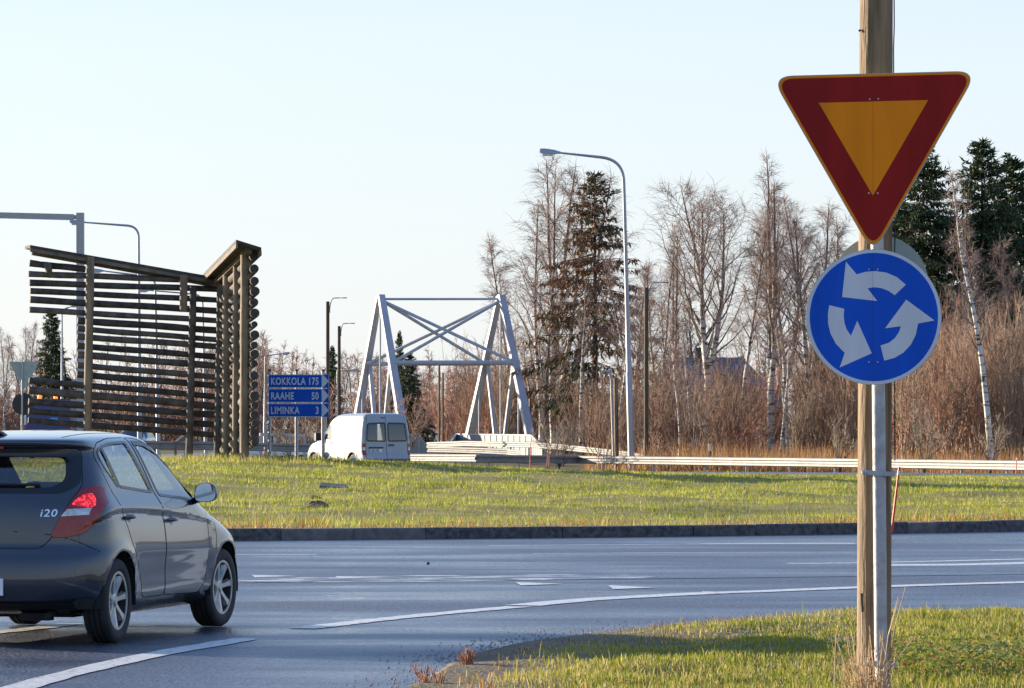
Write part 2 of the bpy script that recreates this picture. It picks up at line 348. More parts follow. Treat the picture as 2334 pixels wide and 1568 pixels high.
# kerb : separate granite stones
kerb = thing('kerb', None, None, (CX0, CY0, 0), kind='structure'); 
a = R(112); k = 0
while a < R(196):
    L = rnd.choice([1.0, 1.0, 1.0, 0.5, 0.52, 1.02]); da = L / RK
    mb = MB(); r0 = RK + rnd.uniform(-0.018, 0.018); h = 0.16 + rnd.uniform(-0.01, 0.008)
    g = 0.0025 / RK; pr = [(r0 - 0.16, -0.05), (r0 - 0.16, h), (r0 - 0.025, h), (r0 - 0.006, h - 0.012), (r0, h - 0.035), (r0 + 0.012, -0.05)]
    vsx = []
    for aa in (a + g, a + da - g):
        for rr, zz in pr: vsx.append((CX0 + rr * math.sin(aa), CY0 + rr * math.cos(aa), zz))
    m_ = len(pr); mb.add(vsx, [tuple(range(m_)), tuple(range(m_, 2 * m_))[::-1]] + [(i, i + m_, (i + 1) % m_ + m_, (i + 1) % m_) for i in range(m_)])
    obj('kerb_stone', mb, M_KERB if rnd.random() < 0.7 else M_KERB2, kerb); a += da

# road markings : sheets 4 mm above the asphalt, children of the road
def ribbon(name, pts, w, taper=None, z=0.0016, m_=None):
    P = [gxy(*p) for p in pts]; Q = []
    for i in range(len(P) - 1):                      # resample smoothly (Catmull-Rom)
        p0, p1, p2, p3 = P[max(i - 1, 0)], P[i], P[i + 1], P[min(i + 2, len(P) - 1)]
        for s in range(8):
            t = s / 8; Q.append(0.5 * ((2 * p1) + (p2 - p0) * t + (2 * p0 - 5 * p1 + 4 * p2 - p3) * t * t + (3 * p1 - p0 - 3 * p2 + p3) * t ** 3))
    Q.append(P[-1]); V = []
    for i, q in enumerate(Q):
        t = (Q[min(i + 1, len(Q) - 1)] - Q[max(i - 1, 0)]).normalized(); s = Vector((t.y, -t.x, 0))
        ww = w if not taper else w * (taper[0] + (taper[1] - taper[0]) * i / (len(Q) - 1))
        j1, j2 = rnd.uniform(-0.022, 0.014), rnd.uniform(-0.022, 0.014)
        V += [q + s * (ww / 2 + j1) + Vector((0, 0, z)), q - s * (ww / 2 + j2) + Vector((0, 0, z))]
    mb = MB(); mb.add(V, [(2 * i, 2 * i + 1, 2 * i + 3, 2 * i + 2) for i in range(len(Q) - 1)])
    o = obj(name, mb, m_ or M_PAINT, road); return o
ribbon('edge_line', [(-120, 1625), (50, 1565), (300, 1502), (560, 1455.5)], 0.22)
ribbon('edge_line', [(690, 1432.5), (760, 1424), (850, 1413.7), (1002, 1398.5), (1185, 1382.5)], 0.25)
ribbon('edge_line', [(1190, 1380), (1345, 1366), (1600, 1352.5), (1739, 1347.5), (2031, 1336), (2334, 1327), (2700, 1318)], 0.36)
ribbon('lane_line', [(1115, 1243.8), (1400, 1241.5), (1600, 1240)], 0.14)
ribbon('lane_line', [(1600, 1239.8), (1739, 1238.6), (1950, 1238.4)], 0.42, (0.6, 1.0))
ribbon('lane_line', [(380, 1263.6), (560, 1264), (722, 1264.5)], 0.16)
ribbon('lane_line', [(1215, 1262), (1500, 1260), (1750, 1259), (1950, 1258.8)], 0.12)
ribbon('lane_line', [(2257, 1254.5), (2500, 1252.5)], 0.2)
ribbon('lane_line', [(1793, 1284), (1950, 1283), (2224, 1277), (2420, 1272)], 0.22)
ribbon('lane_wedge', [(2000, 1287.5), (2170, 1287), (2334, 1283), (2500, 1278)], 0.62, (1.0, 0.6))
ribbon('lane_line', [(-60, 1446), (60, 1434), (165, 1421)], 0.22)
for tri in ([(1174, 1327), (1281, 1331), (1187, 1334.5)], [(1385, 1334), (1496, 1339.4), (1397, 1343)],
            [(574, 1310.5), (677, 1313), (580, 1316)], [(765, 1313.5), (872, 1316), (769, 1318.5)],
            [(1598, 1348), (1700, 1351), (1610, 1353)]):
    mb = MB(); mb.add([gxy(x, y) + Vector((0, 0, 0.0022)) for x, y in tri], [(0, 1, 2)])
    obj('yield_triangle', mb, M_PAINT, road)
for px, py, lx, ly, sd in ((880, 1321, 5.0, 1.5, 1), (1010, 1314, 3.2, 1.0, 2), (690, 1322, 3.0, 0.9, 4)):  # irregular white patches: paint remains plus sky glare on wet asphalt, as colour
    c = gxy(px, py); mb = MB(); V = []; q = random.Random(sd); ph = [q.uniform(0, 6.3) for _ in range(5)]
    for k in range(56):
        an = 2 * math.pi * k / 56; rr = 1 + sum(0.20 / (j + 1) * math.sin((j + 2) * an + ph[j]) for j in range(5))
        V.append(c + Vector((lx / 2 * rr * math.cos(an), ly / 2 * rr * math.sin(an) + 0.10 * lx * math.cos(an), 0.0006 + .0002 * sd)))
    mb.add(V, [tuple(range(56))]); obj('paint_glare_patch', mb, M_WORN_GLARE, road)
mb = MB(); mb.lathe([(0.0, 0.028), (0.016, 0.024), (0.024, 0.01), (0.02, 0)], 9, 2, gxy(975, 1286)); o = obj('pebble', mb, M_DARK, loc=gxy(975, 1286)); tag(o, 'small black pebble lying alone on the wet roundabout lane', 'stone')

# near verge -----------------------------------------------------------------
EDGE = [(-1.0, 4.0), (-0.85, 14.0), (-0.72, 20.0), (-0.60, 24.1), (-0.34, 27.25), (0.10, 29.2), (0.62, 30.4), (1.50, 32.3), (2.63, 33.5), (4.28, 34.3), (7.0, 35.4), (12.0, 36.6), (16, 37)]
EDX = np.array(EDGE)
def edge_dist(x, y):
    """signed distance to the asphalt edge, positive on the grass side"""
    x = np.atleast_1d(np.asarray(x, float)); y = np.atleast_1d(np.asarray(y, float)); best = np.full(x.shape, 1e9); sg = np.ones(x.shape)
    for (ax, ay), (bx_, by_) in zip(EDGE[:-1], EDGE[1:]):
        dx, dy = bx_ - ax, by_ - ay; L2 = dx * dx + dy * dy
        t = np.clip(((x - ax) * dx + (y - ay) * dy) / L2, 0, 1); d = np.hypot(x - ax - t * dx, y - ay - t * dy)
        s = np.where((dx * (y - ay) - dy * (x - ax)) < 0, 1.0, -1.0)
        up = d < best - 1e-9; best = np.where(up, d, best); sg = np.where(up, s, sg)
    return best * sg
def z_verge(x, y):
    d = edge_dist(x, y)
    return 0.012 + 0.05 * sstep(d / 1.5) + np.where(d > 0.15, 0.10 * (vnoise(x, y, 1.1, 11) - 0.5) + 0.05 * (vnoise(x, y, 3.1, 12) - 0.5), 0) * sstep(d / 0.8)
rows = []
nE = 90; tt = np.linspace(0, len(EDGE) - 1.001, nE); ex = np.interp(tt, np.arange(len(EDGE)), EDX[:, 0]); ey = np.interp(tt, np.arange(len(EDGE)), EDX[:, 1])
foc = np.array([14.0, 12.0]); ns = 70; ss = np.linspace(0, 1, ns) ** 1.6
X = ex[:, None] + (foc[0] - ex[:, None]) * ss[None, :]; Y = ey[:, None] + (foc[1] - ey[:, None]) * ss[None, :]
jit = (rng.random(X.shape) - 0.5) * 0.10 * (np.arange(ns) == 0)
X = X + jit; Z = z_verge(X.ravel(), Y.ravel()).reshape(X.shape); Z[:, 0] = 0.006
V = np.stack([X, Y, Z], -1).reshape(-1, 3); i, j = np.meshgrid(np.arange(nE - 1), np.arange(ns - 1), indexing='ij'); a_ = (i * ns + j).ravel()
me = npmesh('verge', V, np.stack([a_, a_ + 1, a_ + ns + 1, a_ + ns], -1), M_VERGE, smooth=True); o = meshobj('verge', me); tag(o, kind='structure')
bmv = bmesh.new(); bmv.from_mesh(me); bmesh.ops.recalc_face_normals(bmv, faces=bmv.faces)
if sum(f.normal.z for f in bmv.faces) < 0: bmesh.ops.reverse_faces(bmv, faces=bmv.faces)
bmv.to_mesh(me); bmv.free()
# loose gravel along the asphalt edge
N = 2600; tq = rng.random(N) * 7 + 2.6; gx_ = np.interp(tq, np.arange(len(EDGE)), EDX[:, 0]) + rng.normal(0, 0.22, N); gy_ = np.interp(tq, np.arange(len(EDGE)), EDX[:, 1]) + rng.normal(0.05, 0.25, N)
gz = np.where(edge_dist(gx_, gy_) > 0, z_verge(gx_, gy_), 0.0); sz = rng.uniform(0.003, 0.009, N)
base = np.array([(1, 0, 0), (0, 1, 0), (-1, 0, 0), (0, -1, 0), (0, 0, 0.8), (0, 0, -0.4)], float); fc = np.array([(0, 1, 4), (1, 2, 4), (2, 3, 4), (3, 0, 4), (1, 0, 5), (2, 1, 5), (3, 2, 5), (0, 3, 5)])
V = (base[None] * sz[:, None, None] * rng.uniform(0.6, 1.3, (N, 6, 1)) + np.stack([gx_, gy_, gz], -1)[:, None, :]).reshape(-1, 3); F = (fc[None] + 6 * np.arange(N)[:, None, None]).reshape(-1, 3)
o = meshobj('gravel', npmesh('gravel', V, F, M_GRAVEL)); tag(o, 'loose gravel grains along the asphalt edge', kind='stuff')

# grass ------------------------------------------------------------------
M_GRASS = leafmat('grass_blades', 0.42, 0.55)
def blades(P, h, w, col, lean=0.5, bend=False):
    P = np.asarray(P, float); N = len(P); an = rng.random(N) * 2 * math.pi; la = rng.random(N) * 2 * math.pi; ll = lean * rng.random(N)
    s = np.stack([np.cos(an), np.sin(an), np.zeros(N)], -1) * (w / 2)[:, None]
    tip = P + np.stack([np.cos(la) * ll * h, np.sin(la) * ll * h, h * np.sqrt(np.maximum(0.1, 1 - (ll * 0.8) ** 2))], -1)
    lo = P - np.array([0, 0, 0.02])
    if not bend:
        V = np.stack([lo - s, lo + s, tip], 1); F = np.arange(3 * N).reshape(N, 3); C = np.repeat(col[:, None, :], 3, 1)
    else:
        mid = P + (tip - P) * 0.55 + np.array([0, 0, 1.0]) * (0.12 * h)[:, None]
        V = np.stack([lo - s, lo + s, mid + s * 0.75, mid - s * 0.75, tip], 1)
        F = (np.array([(0, 1, 2), (0, 2, 3), (3, 2, 4)])[None] + 5 * np.arange(N)[:, None, None]).reshape(-1, 3); C = np.repeat(col[:, None, :], 5, 1)
    return V.reshape(-1, 3), F, C.reshape(-1, 3)
G1, G2, G3, G4 = np.array([0.15, 0.20, 0.02]), np.array([0.42, 0.44, 0.045]), np.array([0.56, 0.46, 0.15]), np.array([0.36, 0.17, 0.06])
def gcol(n, y, dry):
    """green to straw ; dry in 0..1"""
    u = rng.random(n); c = G1[None] * (1 - y[:, None]) + G2[None] * y[:, None]
    c = np.where((u < dry)[:, None], G3[None] * rng.uniform(0.7, 1.1, (n, 1)), c); return c * rng.uniform(0.75, 1.2, (n, 1))
def sample_frustum(n, d0, d1, mg=1.06):
    """points on the plane inside the wedge the camera sees, evenly per area"""
    d = np.sqrt(rng.random(n) * (d1 * d1 - d0 * d0) + d0 * d0); x = (rng.random(n) - 0.5) * 2 * mg * (CXP / FPX) * d; return x, d
# island lawn
x, y = sample_frustum(330000, 53, 116); r = np.hypot(x - CX0, y - CY0); k = (r < RK - 0.17) & (x > -11)
k &= rng.random(len(x)) < np.clip((100 / y) ** 1.2 * 0.75, 0, 1); x, y, r = x[k], y[k], r[k]
ed = RK - r; n1 = vnoise(x, y, 0.35, 21); n2 = vnoise(x, y, 1.6, 22); yl = np.clip(0.62 * n1 + 0.5 * n2, 0, 1)
keep = rng.random(len(x)) < np.where(ed < 1.3, 0.55, np.where(n2 > 0.68, 0.30, np.where(vnoise(x, y, 3.5, 24) > .6, .5, 1.0))); x, y, ed, n1, n2, yl = [q[keep] for q in (x, y, ed, n1, n2, yl)]
P = np.stack([x, y, z_island(x, y)], -1); col = gcol(len(x), yl, np.where(ed < 1.0, 0.75, 0.10 + 0.25 * n2))
rb = rng.random(len(x)) < np.clip(.85 - ed / 3.2, 0, .8) * (vnoise(x, y, .9, 29) > .25); col[rb] = G4 * rng.uniform(0.7, 1.2, (rb.sum(), 1))
h = (0.02 + 0.07 * rng.random(len(x)) ** 2.2) * (0.6 + 0.9 * n1) * np.where(y > 96, .75, 1) * np.where(rng.random(len(x)) < .03, 1.8, 1); tall = (vnoise(x, y, 0.9, 31) > 0.82); h = np.where(tall, h * 1.7, h); h = np.where(ed < 0.7, h * 2.2, h); dk = vnoise(x, y, 0.7, 33) > 0.78; col[dk] *= np.array([.55, .62, .5]); h = np.where(dk, h * 1.35, h)
V1, F1, C1 = blades(P, h, rng.uniform(0.012, 0.026, len(x)) * (y / 80), col, 0.9)
o = meshobj('grass', npmesh('island_grass', V1, F1, M_GRASS, C1)); tag(o, 'short yellow-green autumn grass on the roundabout island', kind='stuff')
# crest : taller seed grass in front of the van, round the posts and the board
x, y = sample_frustum(26000, 94, 106, 1.0); k = (x > -9.5) & (x < -2.2); x, y = x[k], y[k]; P = np.stack([x, y, z_island(x, y)], -1)
n1 = vnoise(x, y, 0.6, 41); k = rng.random(len(x)) < (0.15 + 0.85 * (n1 > 0.45)) * np.where(x > -3.6, 0.4, 1); P = P[k]; nn = len(P)
V1, F1, C1 = blades(P, rng.uniform(0.08, 0.24, nn) * np.where(P[:, 0] > -4.3, .55, 1), rng.uniform(0.014, 0.03, nn), gcol(nn, rng.random(nn), np.full(nn, 0.6)) * 0.95, 0.7)
o = meshobj('grass', npmesh('crest_grass', V1, F1, M_GRASS, C1)); tag(o, 'tall unmown straw grass around the log posts and sign posts', kind='stuff')
# outer verge by the guardrail
x, y = sample_frustum(62000, 138, 190, 1.0); k = np.hypot(x - CX0, y - CY0) > 52.5; x, y = x[k], y[k]; P = np.stack([x, y, z_outer(x, y)], -1); nn = len(x)
V1, F1, C1 = blades(P, rng.uniform(0.03, 0.10, nn), rng.uniform(0.04, 0.07, nn), gcol(nn, vnoise(x, y, 0.5, 51), np.full(nn, 0.35)), 0.8)
o = meshobj('grass', npmesh('outer_grass', V1, F1, M_GRASS, C1)); tag(o, 'yellowish grass strip under the long guardrail', kind='stuff')
# reeds and dead perennials behind the guardrail
x, y = sample_frustum(60000, 152, 198, 1.03); k = (x > 3.5) & (y > 190 - (x - 3) * 2.1) & (rng.random(len(x)) < np.clip((x - 3) / 6, 0.2, 1)); x, y = x[k], y[k]; nn = len(x); P = np.stack([x, y, z_outer(x, y)], -1)
hh = rng.uniform(0.6, 1.5, nn) * (0.65 + 0.7 * vnoise(x, y, 0.45, 61)); 
cc = np.where((rng.random(nn) < 0.5)[:, None], np.array([0.36, 0.20, 0.075]), np.array([0.24, 0.125, 0.06])) * rng.uniform(0.6, 1.25, (nn, 1))
V1, F1, C1 = blades(P, hh, rng.uniform(0.02, 0.05, nn), cc * 1.25, 0.45)
o = meshobj('reeds', npmesh('reeds', V1, F1, M_GRASS, C1)); tag(o, 'tall rust-brown dead reeds behind the guardrail', kind='stuff')
# near verge
N = 230000; x = rng.uniform(-0.8, 6.2, N); y = rng.uniform(22.5, 36.2, N); k = (np.abs(x) < 1.04 * CXP / FPX * y); x, y = x[k], y[k]; ed = edge_dist(x, y)
pr = np.where(ed > 1.1, 1.0, np.clip((ed - .15) / 1.0, 0, 1) ** 1.6 * 0.8) * (0.25 + 0.75 * (vnoise(x, y, 1.3, 71) > 0.22)); k = (ed > 0.02) & (rng.random(len(x)) < pr)
x, y, ed = x[k], y[k], ed[k]; nn = len(x); P = np.stack([x, y, z_verge(x, y)], -1)
n1 = vnoise(x, y, 0.8, 72); h = (0.012 + 0.045 * rng.random(nn) ** 1.6) * (0.5 + 1.0 * n1) * np.where(rng.random(nn) < .03, 2.0, 1)
dry = np.clip(0.85 - ed * 0.25, 0.35, 0.85) * (.5 + .9 * vnoise(x, y, 1.7, 74)); col = gcol(nn, np.clip(vnoise(x, y, 2.2, 73) * 0.8, 0, 1), dry)
col = col * np.array([.86, .84, .8]); rb = (ed < 0.5) & (rng.random(nn) < 0.5); col[rb] = G4 * rng.uniform(0.6, 1.3, (rb.sum(), 1))
V1, F1, C1 = blades(P, h, rng.uniform(0.004, 0.009, nn), col, 0.95, True)
o = meshobj('grass', npmesh('verge_grass', V1, F1, M_GRASS, C1)); tag(o, 'patchy green and straw grass on the near verge', kind='stuff')
# low leafy weeds on the verge, right of the sign post
N = 2600; x = rng.uniform(1.95, 3.2, N); y = rng.uniform(23.6, 25.6, N); P = np.stack([x, y, z_verge(x, y) + rng.uniform(0.02, 0.16, N)], -1)
an = rng.random(N) * 6.28; tl = rng.uniform(-0.7, 0.7, N); Ld = np.stack([np.cos(an) * np.cos(tl), np.sin(an) * np.cos(tl), np.sin(tl)], -1) * rng.uniform(0.02, 0.05, N)[:, None]
sd = np.stack([-np.sin(an), np.cos(an), rng.normal(0, 0.4, N)], -1) * rng.uniform(0.006, 0.014, N)[:, None]
V1 = np.stack([P, P + Ld * 0.5 + sd, P + Ld, P + Ld * 0.5 - sd], 1).reshape(-1, 3); F1 = np.arange(4 * N).reshape(N, 4)
cw = np.array([[0.13, 0.19, 0.03], [0.33, 0.30, 0.05], [0.36, 0.14, 0.04], [0.20, 0.24, 0.05]])[rng.choice(4, N, p=[0.4, 0.25, 0.12, 0.23])]
o = meshobj('weeds', npmesh('weeds', V1, F1, M_GRASS, np.repeat(cw, 4, 0))); tag(o, 'low leafy weeds turning yellow and orange on the near verge', kind='stuff')
# fallen birch leaves
# ------------------------------------------------------------------ vehicles : lofted shells cut into panels
def pchip(xs, ys, x):
    xs = np.asarray(xs, float); ys = np.asarray(ys, float); h = np.diff(xs); d = np.diff(ys) / h; m = np.zeros(len(xs))
    m[1:-1] = np.where(d[:-1] * d[1:] > 0, 2 * d[:-1] * d[1:] / (d[:-1] + d[1:] + 1e-12), 0); m[0], m[-1] = d[0], d[-1]
    i = np.clip(np.searchsorted(xs, x) - 1, 0, len(h) - 1); t = (x - xs[i]) / h[i]
    return ((2 * t ** 3 - 3 * t ** 2 + 1) * ys[i] + (t ** 3 - 2 * t ** 2 + t) * h[i] * m[i] + (-2 * t ** 3 + 3 * t ** 2) * ys[i + 1] + (t ** 3 - t ** 2) * h[i] * m[i + 1])
class Shell:
    def __init__(s, tab, levels, Lr, nr, Lf, nf, kr=12, km=22, kf=14, taper=None):
        T = np.array(tab); s.bm = bmesh.new(); rings = []
        for z in levels:
            xr, xf, w = (float(pchip(T[:, 0], T[:, c], z)) for c in (1, 2, 3)); lr = float(np.interp(z, *zip(*Lr))); lf = float(np.interp(z, *zip(*Lf)))
            lf = min(lf, (xf - xr) * 0.45); lr = min(lr, (xf - xr) * 0.45); pts = []
            for k in range(kr + 1):
                th = math.pi / 2 * k / kr; pts.append((xr + lr * (1 - math.cos(th) ** (2 / nr)), w * math.sin(th) ** (2 / nr)))
            for k in range(1, km): pts.append((xr + lr + (xf - lf - xr - lr) * k / km, w))
            for k in range(kf + 1):
                th = math.pi / 2 * (1 - k / kf); pts.append((xf - lf * (1 - max(0, math.cos(th)) ** (2 / nf)), w * max(0, math.sin(th)) ** (2 / nf)))
            if taper: pts = [(x, y * taper(x, z)) for x, y in pts]
            ring = [(x, -y, z) for x, y in pts] + [(x, y, z) for x, y in pts[1:-1][::-1]]
            rings.append([s.bm.verts.new(p) for p in ring])
        n = len(rings[0])
        for a, b in zip(rings[:-1], rings[1:]):
            for k in range(n): s.bm.faces.new((a[k], a[(k + 1) % n], b[(k + 1) % n], b[k]))
        s.bm.faces.new(rings[-1]); s.bm.faces.new(rings[0][::-1])
        bmesh.ops.recalc_face_normals(s.bm, faces=s.bm.faces); s.bm.normal_update()
        bmesh.ops.triangulate(s.bm, faces=[f for f in s.bm.faces if len(f.verts) > 4])
        s.rules = []; s.bvh = BVHTree.FromBMesh(s.bm)
    def ok(s, f, kind, sg):
        c = f.calc_center_median(); n_ = f.normal
        if kind == 'side': return c.y * sg > 0.15 and n_.y * sg > 0.12
        if kind == 'rear': return c.x < 0.9 and n_.x < -0.10
        if kind == 'front': return c.x > 1.6 and n_.x > 0.10
    def uv(s, co, kind): return (co.x, co.z) if kind == 'side' else (co.y, co.z)
    def cut(s, kind, poly, sg=1, name=None, closed=True):
        n = len(poly); bm = s.bm
        for i in range(n if closed else n - 1):
            p, q = Vector(poly[i]), Vector(poly[(i + 1) % n]); d = q - p
            if d.length < 1e-6: continue
            lo = (min(p.x, q.x) - 1e-3, min(p.y, q.y) - 1e-3); hi = (max(p.x, q.x) + 1e-3, max(p.y, q.y) + 1e-3); fs = []
            for f in bm.faces:
                us = [s.uv(v.co, kind) for v in f.verts]
                if max(u[0] for u in us) < lo[0] or min(u[0] for u in us) > hi[0] or max(u[1] for u in us) < lo[1] or min(u[1] for u in us) > hi[1]: continue
                if s.ok(f, kind, sg): fs.append(f)
            nn = Vector((-d.y, d.x)).normalized(); no = Vector((nn.x, 0, nn.y)) if kind == 'side' else Vector((0, nn.x, nn.y)); co = Vector((p.x, 0, p.y)) if kind == 'side' else Vector((0, p.x, p.y))
            g = list({e for f in fs for e in f.edges}) + list({v for f in fs for v in f.verts}) + fs
            bmesh.ops.bisect_plane(bm, geom=g, plane_co=co, plane_no=no, dist=2e-4)
        bm.normal_update()
        if name: s.rules.append((name, kind, [tuple(p) for p in poly], sg))
    @staticmethod
    def inside(pt, poly):
        x, y = pt; r = False; j = len(poly) - 1
        for i in range(len(poly)):
            xi, yi = poly[i]; xj, yj = poly[j]
            if (yi > y) != (yj > y) and x < (xj - xi) * (y - yi) / (yj - yi) + xi: r = not r
            j = i
        return r
    def split(s):
        bm = s.bm; bm.normal_update(); out = {}
        for f in bm.faces:
            nm = 'body'; c = f.calc_center_median()
            for name, kind, poly, sg in s.rules:
                if s.ok(f, kind, sg) and s.inside(s.uv(c, kind), poly): nm = name
            out.setdefault(nm, []).append(f)
        s.parts = out; return out
    def build(s, key, name, mat_, parent, off=0.0, rim=0.0, sharp=None):
        fs = s.parts.get(key, []); idx = {}; V = []; Nn = []; F = []
        for f in fs:
            q = []
            for v in f.verts:
                if v not in idx: idx[v] = len(V); V.append(v.co + v.normal * off); Nn.append(v.normal.copy())
                q.append(idx[v])
            F.append(q)
        if rim:
            cnt = {}
            for f in F:
                for a, b in zip(f, f[1:] + f[:1]): cnt[(a, b)] = cnt.get((a, b), 0) + 1
            bd = [(a, b) for (a, b) in cnt if (b, a) not in cnt]; base = {}
            for a, b in bd:
                for k in (a, b):
                    if k not in base: base[k] = len(V); V.append(V[k] - Nn[k] * rim); Nn.append(Nn[k])
                F.append([b, a, base[a], base[b]])
        me = bpy.data.meshes.new(name); me.from_pydata([tuple(v) for v in V], [], F); me.materials.append(mat_)
        me.polygons.foreach_set('use_smooth', [True] * len(me.polygons)); me.update()
        me.normals_split_custom_set_from_vertices([tuple(n_) for n_ in Nn])
        o = bpy.data.objects.new(name, me); COL.objects.link(o); o.parent = parent; ORG[o] = ORG[parent]; return o
    def on(s, kind, u, v, sg=1):
        if kind == 'side': o, d = Vector((u, sg * 4, v)), Vector((0, -sg, 0))
        elif kind == 'rear': o, d = Vector((-3, u, v)), Vector((1, 0, 0))
        else: o, d = Vector((9, u, v)), Vector((-1, 0, 0))
        h, n_, i, dd = s.bvh.ray_cast(o, d)
        if h is None: return None, None
        if n_.dot(d) > 0: n_ = -n_
        return h, n_
    def line(s, mb, kind, poly, sg=1, w=0.006, off=0.0015, closed=False):
        P = list(poly) + ([poly[0]] if closed else []); pts = []
        for (a, b), (c, d) in zip(P[:-1], P[1:]):
            k = max(1, int(math.hypot(c - a, d - b) / 0.03))
            for i in range(k): pts.append((a + (c - a) * i / k, b + (d - b) * i / k))
        pts.append(P[-1]); H = [s.on(kind, u, v, sg) for u, v in pts]; H = [h for h in H if h[0] is not None]; V = []
        for i, (h, n_) in enumerate(H):
            t = (H[min(i + 1, len(H) - 1)][0] - H[max(i - 1, 0)][0])
            if t.length < 1e-7: continue
            sd = n_.cross(t.normalized()).normalized() * w / 2; V += [h + n_ * off + sd, h + n_ * off - sd]
        mb.add(V, [(2 * i, 2 * i + 1, 2 * i + 3, 2 * i + 2) for i in range(len(V) // 2 - 1)])
def smooth_poly(poly, n=4, closed=True):
    P = [Vector(p) for p in poly]; N = len(P); out = []
    for i in range(N if closed else N - 1):
        p0, p1, p2, p3 = P[(i - 1) % N], P[i], P[(i + 1) % N], P[(i + 2) % N]
        if not closed: p0, p3 = P[max(i - 1, 0)], P[min(i + 2, N - 1)]
        for s in range(n):
            t = s / n; q = 0.5 * ((2 * p1) + (p2 - p0) * t + (2 * p0 - 5 * p1 + 4 * p2 - p3) * t * t + (3 * p1 - p0 - 3 * p2 + p3) * t ** 3); out.append((q.x, q.y))
    if not closed: out.append((P[-1].x, P[-1].y))
    return out
def round_poly(poly, r, n=4):
    out = []; N = len(poly)
    for i in range(N):
        p, a, b = Vector(poly[i]), Vector(poly[i - 1]), Vector(poly[(i + 1) % N]); rr = r[i] if hasattr(r, '__len__') else r
        if rr <= 0: out.append((p.x, p.y)); continue
        u = (a - p); v = (b - p); k = min(rr, u.length * 0.45, v.length * 0.45); s, e = p + u.normalized() * k, p + v.normalized() * k
        for j in range(n + 1):
            t = j / n; q = s * (1 - t) ** 2 + p * 2 * t * (1 - t) + e * t * t; out.append((q.x, q.y))
    return out

M_CARP = pm('graphite_car_paint', (0.025, 0.033, 0.048), 0.27, 0.4, var=0.10, scale=2.5, coat=1.0)
t_ = M_CARP.node_tree; 
M_VANP = pm('white_van_paint', (0.31, 0.32, 0.34), 0.32, 0.0, var=0.06, scale=1.2, coat=0.5)
M_VAND = pm('grimy_white_van_paint', (0.66, 0.62, 0.55), 0.45, 0.0, var=0.14, scale=2.5, coat=0.2)
M_GLASS = glassmat('car_window_glass', (0.70, 0.75, 0.76), 1.9)
M_GLASSS = glassmat('side_window_glass', (0.55, 0.63, 0.65), 5.0)
M_BLACK = pm('black_gloss_trim', (0.008, 0.008, 0.009), 0.18, var=0.1)
M_RUBBER = pm('tyre_rubber', (0.018, 0.018, 0.019), 0.75, var=0.3, scale=9, bump=0.3, bscale=60)
M_ALLOY = pm('alloy_wheel', (0.42, 0.42, 0.41), 0.38, 0.7, var=0.2, scale=12)
M_REDL = pm('red_lens', (0.26, 0.004, 0.007), 0.2, var=0.2, scale=30, coat=0.3)
M_REDON = emit('lit_brake_lens', (1.0, 0.03, 0.04), 1.1, (0.5, 0.01, 0.015))
tq_ = M_REDON.node_tree; vo_ = tq_.nodes.new('ShaderNodeTexVoronoi'); vo_.inputs['Scale'].default_value = 42; tc_ = tq_.nodes.new('ShaderNodeTexCoord'); tq_.links.new(tc_.outputs['Object'], vo_.inputs['Vector'])
mr_ = tq_.nodes.new('ShaderNodeMapRange'); mr_.inputs['From Min'].default_value = .1; mr_.inputs['From Max'].default_value = .55; mr_.inputs['To Min'].default_value = 1.6; mr_.inputs['To Max'].default_value = .12; tq_.links.new(vo_.outputs['Distance'], mr_.inputs[0]); tq_.links.new(mr_.outputs[0], tq_.nodes['Principled BSDF'].inputs['Emission Strength'])
M_WLENS = pm('clear_lens', (0.5, 0.5, 0.5), 0.12, 0.2, var=0.3, scale=30, coat=1.0)
M_CHROME = pm('chrome', (0.7, 0.7, 0.72), 0.12, 1.0, var=0.05)
M_MIRROR = pm('mirror_glass', (0.85, 0.86, 0.86), 0.03, 1.0, var=0.02)
M_SEAT = pm('seat_fabric', (0.05, 0.05, 0.055), 0.9, var=0.2)
M_DIRT = pm('underbody', (0.012, 0.012, 0.013), 0.9, var=0.3)
M_PLATE = pm('plate_white', (0.72, 0.73, 0.75), 0.4, var=0.05)

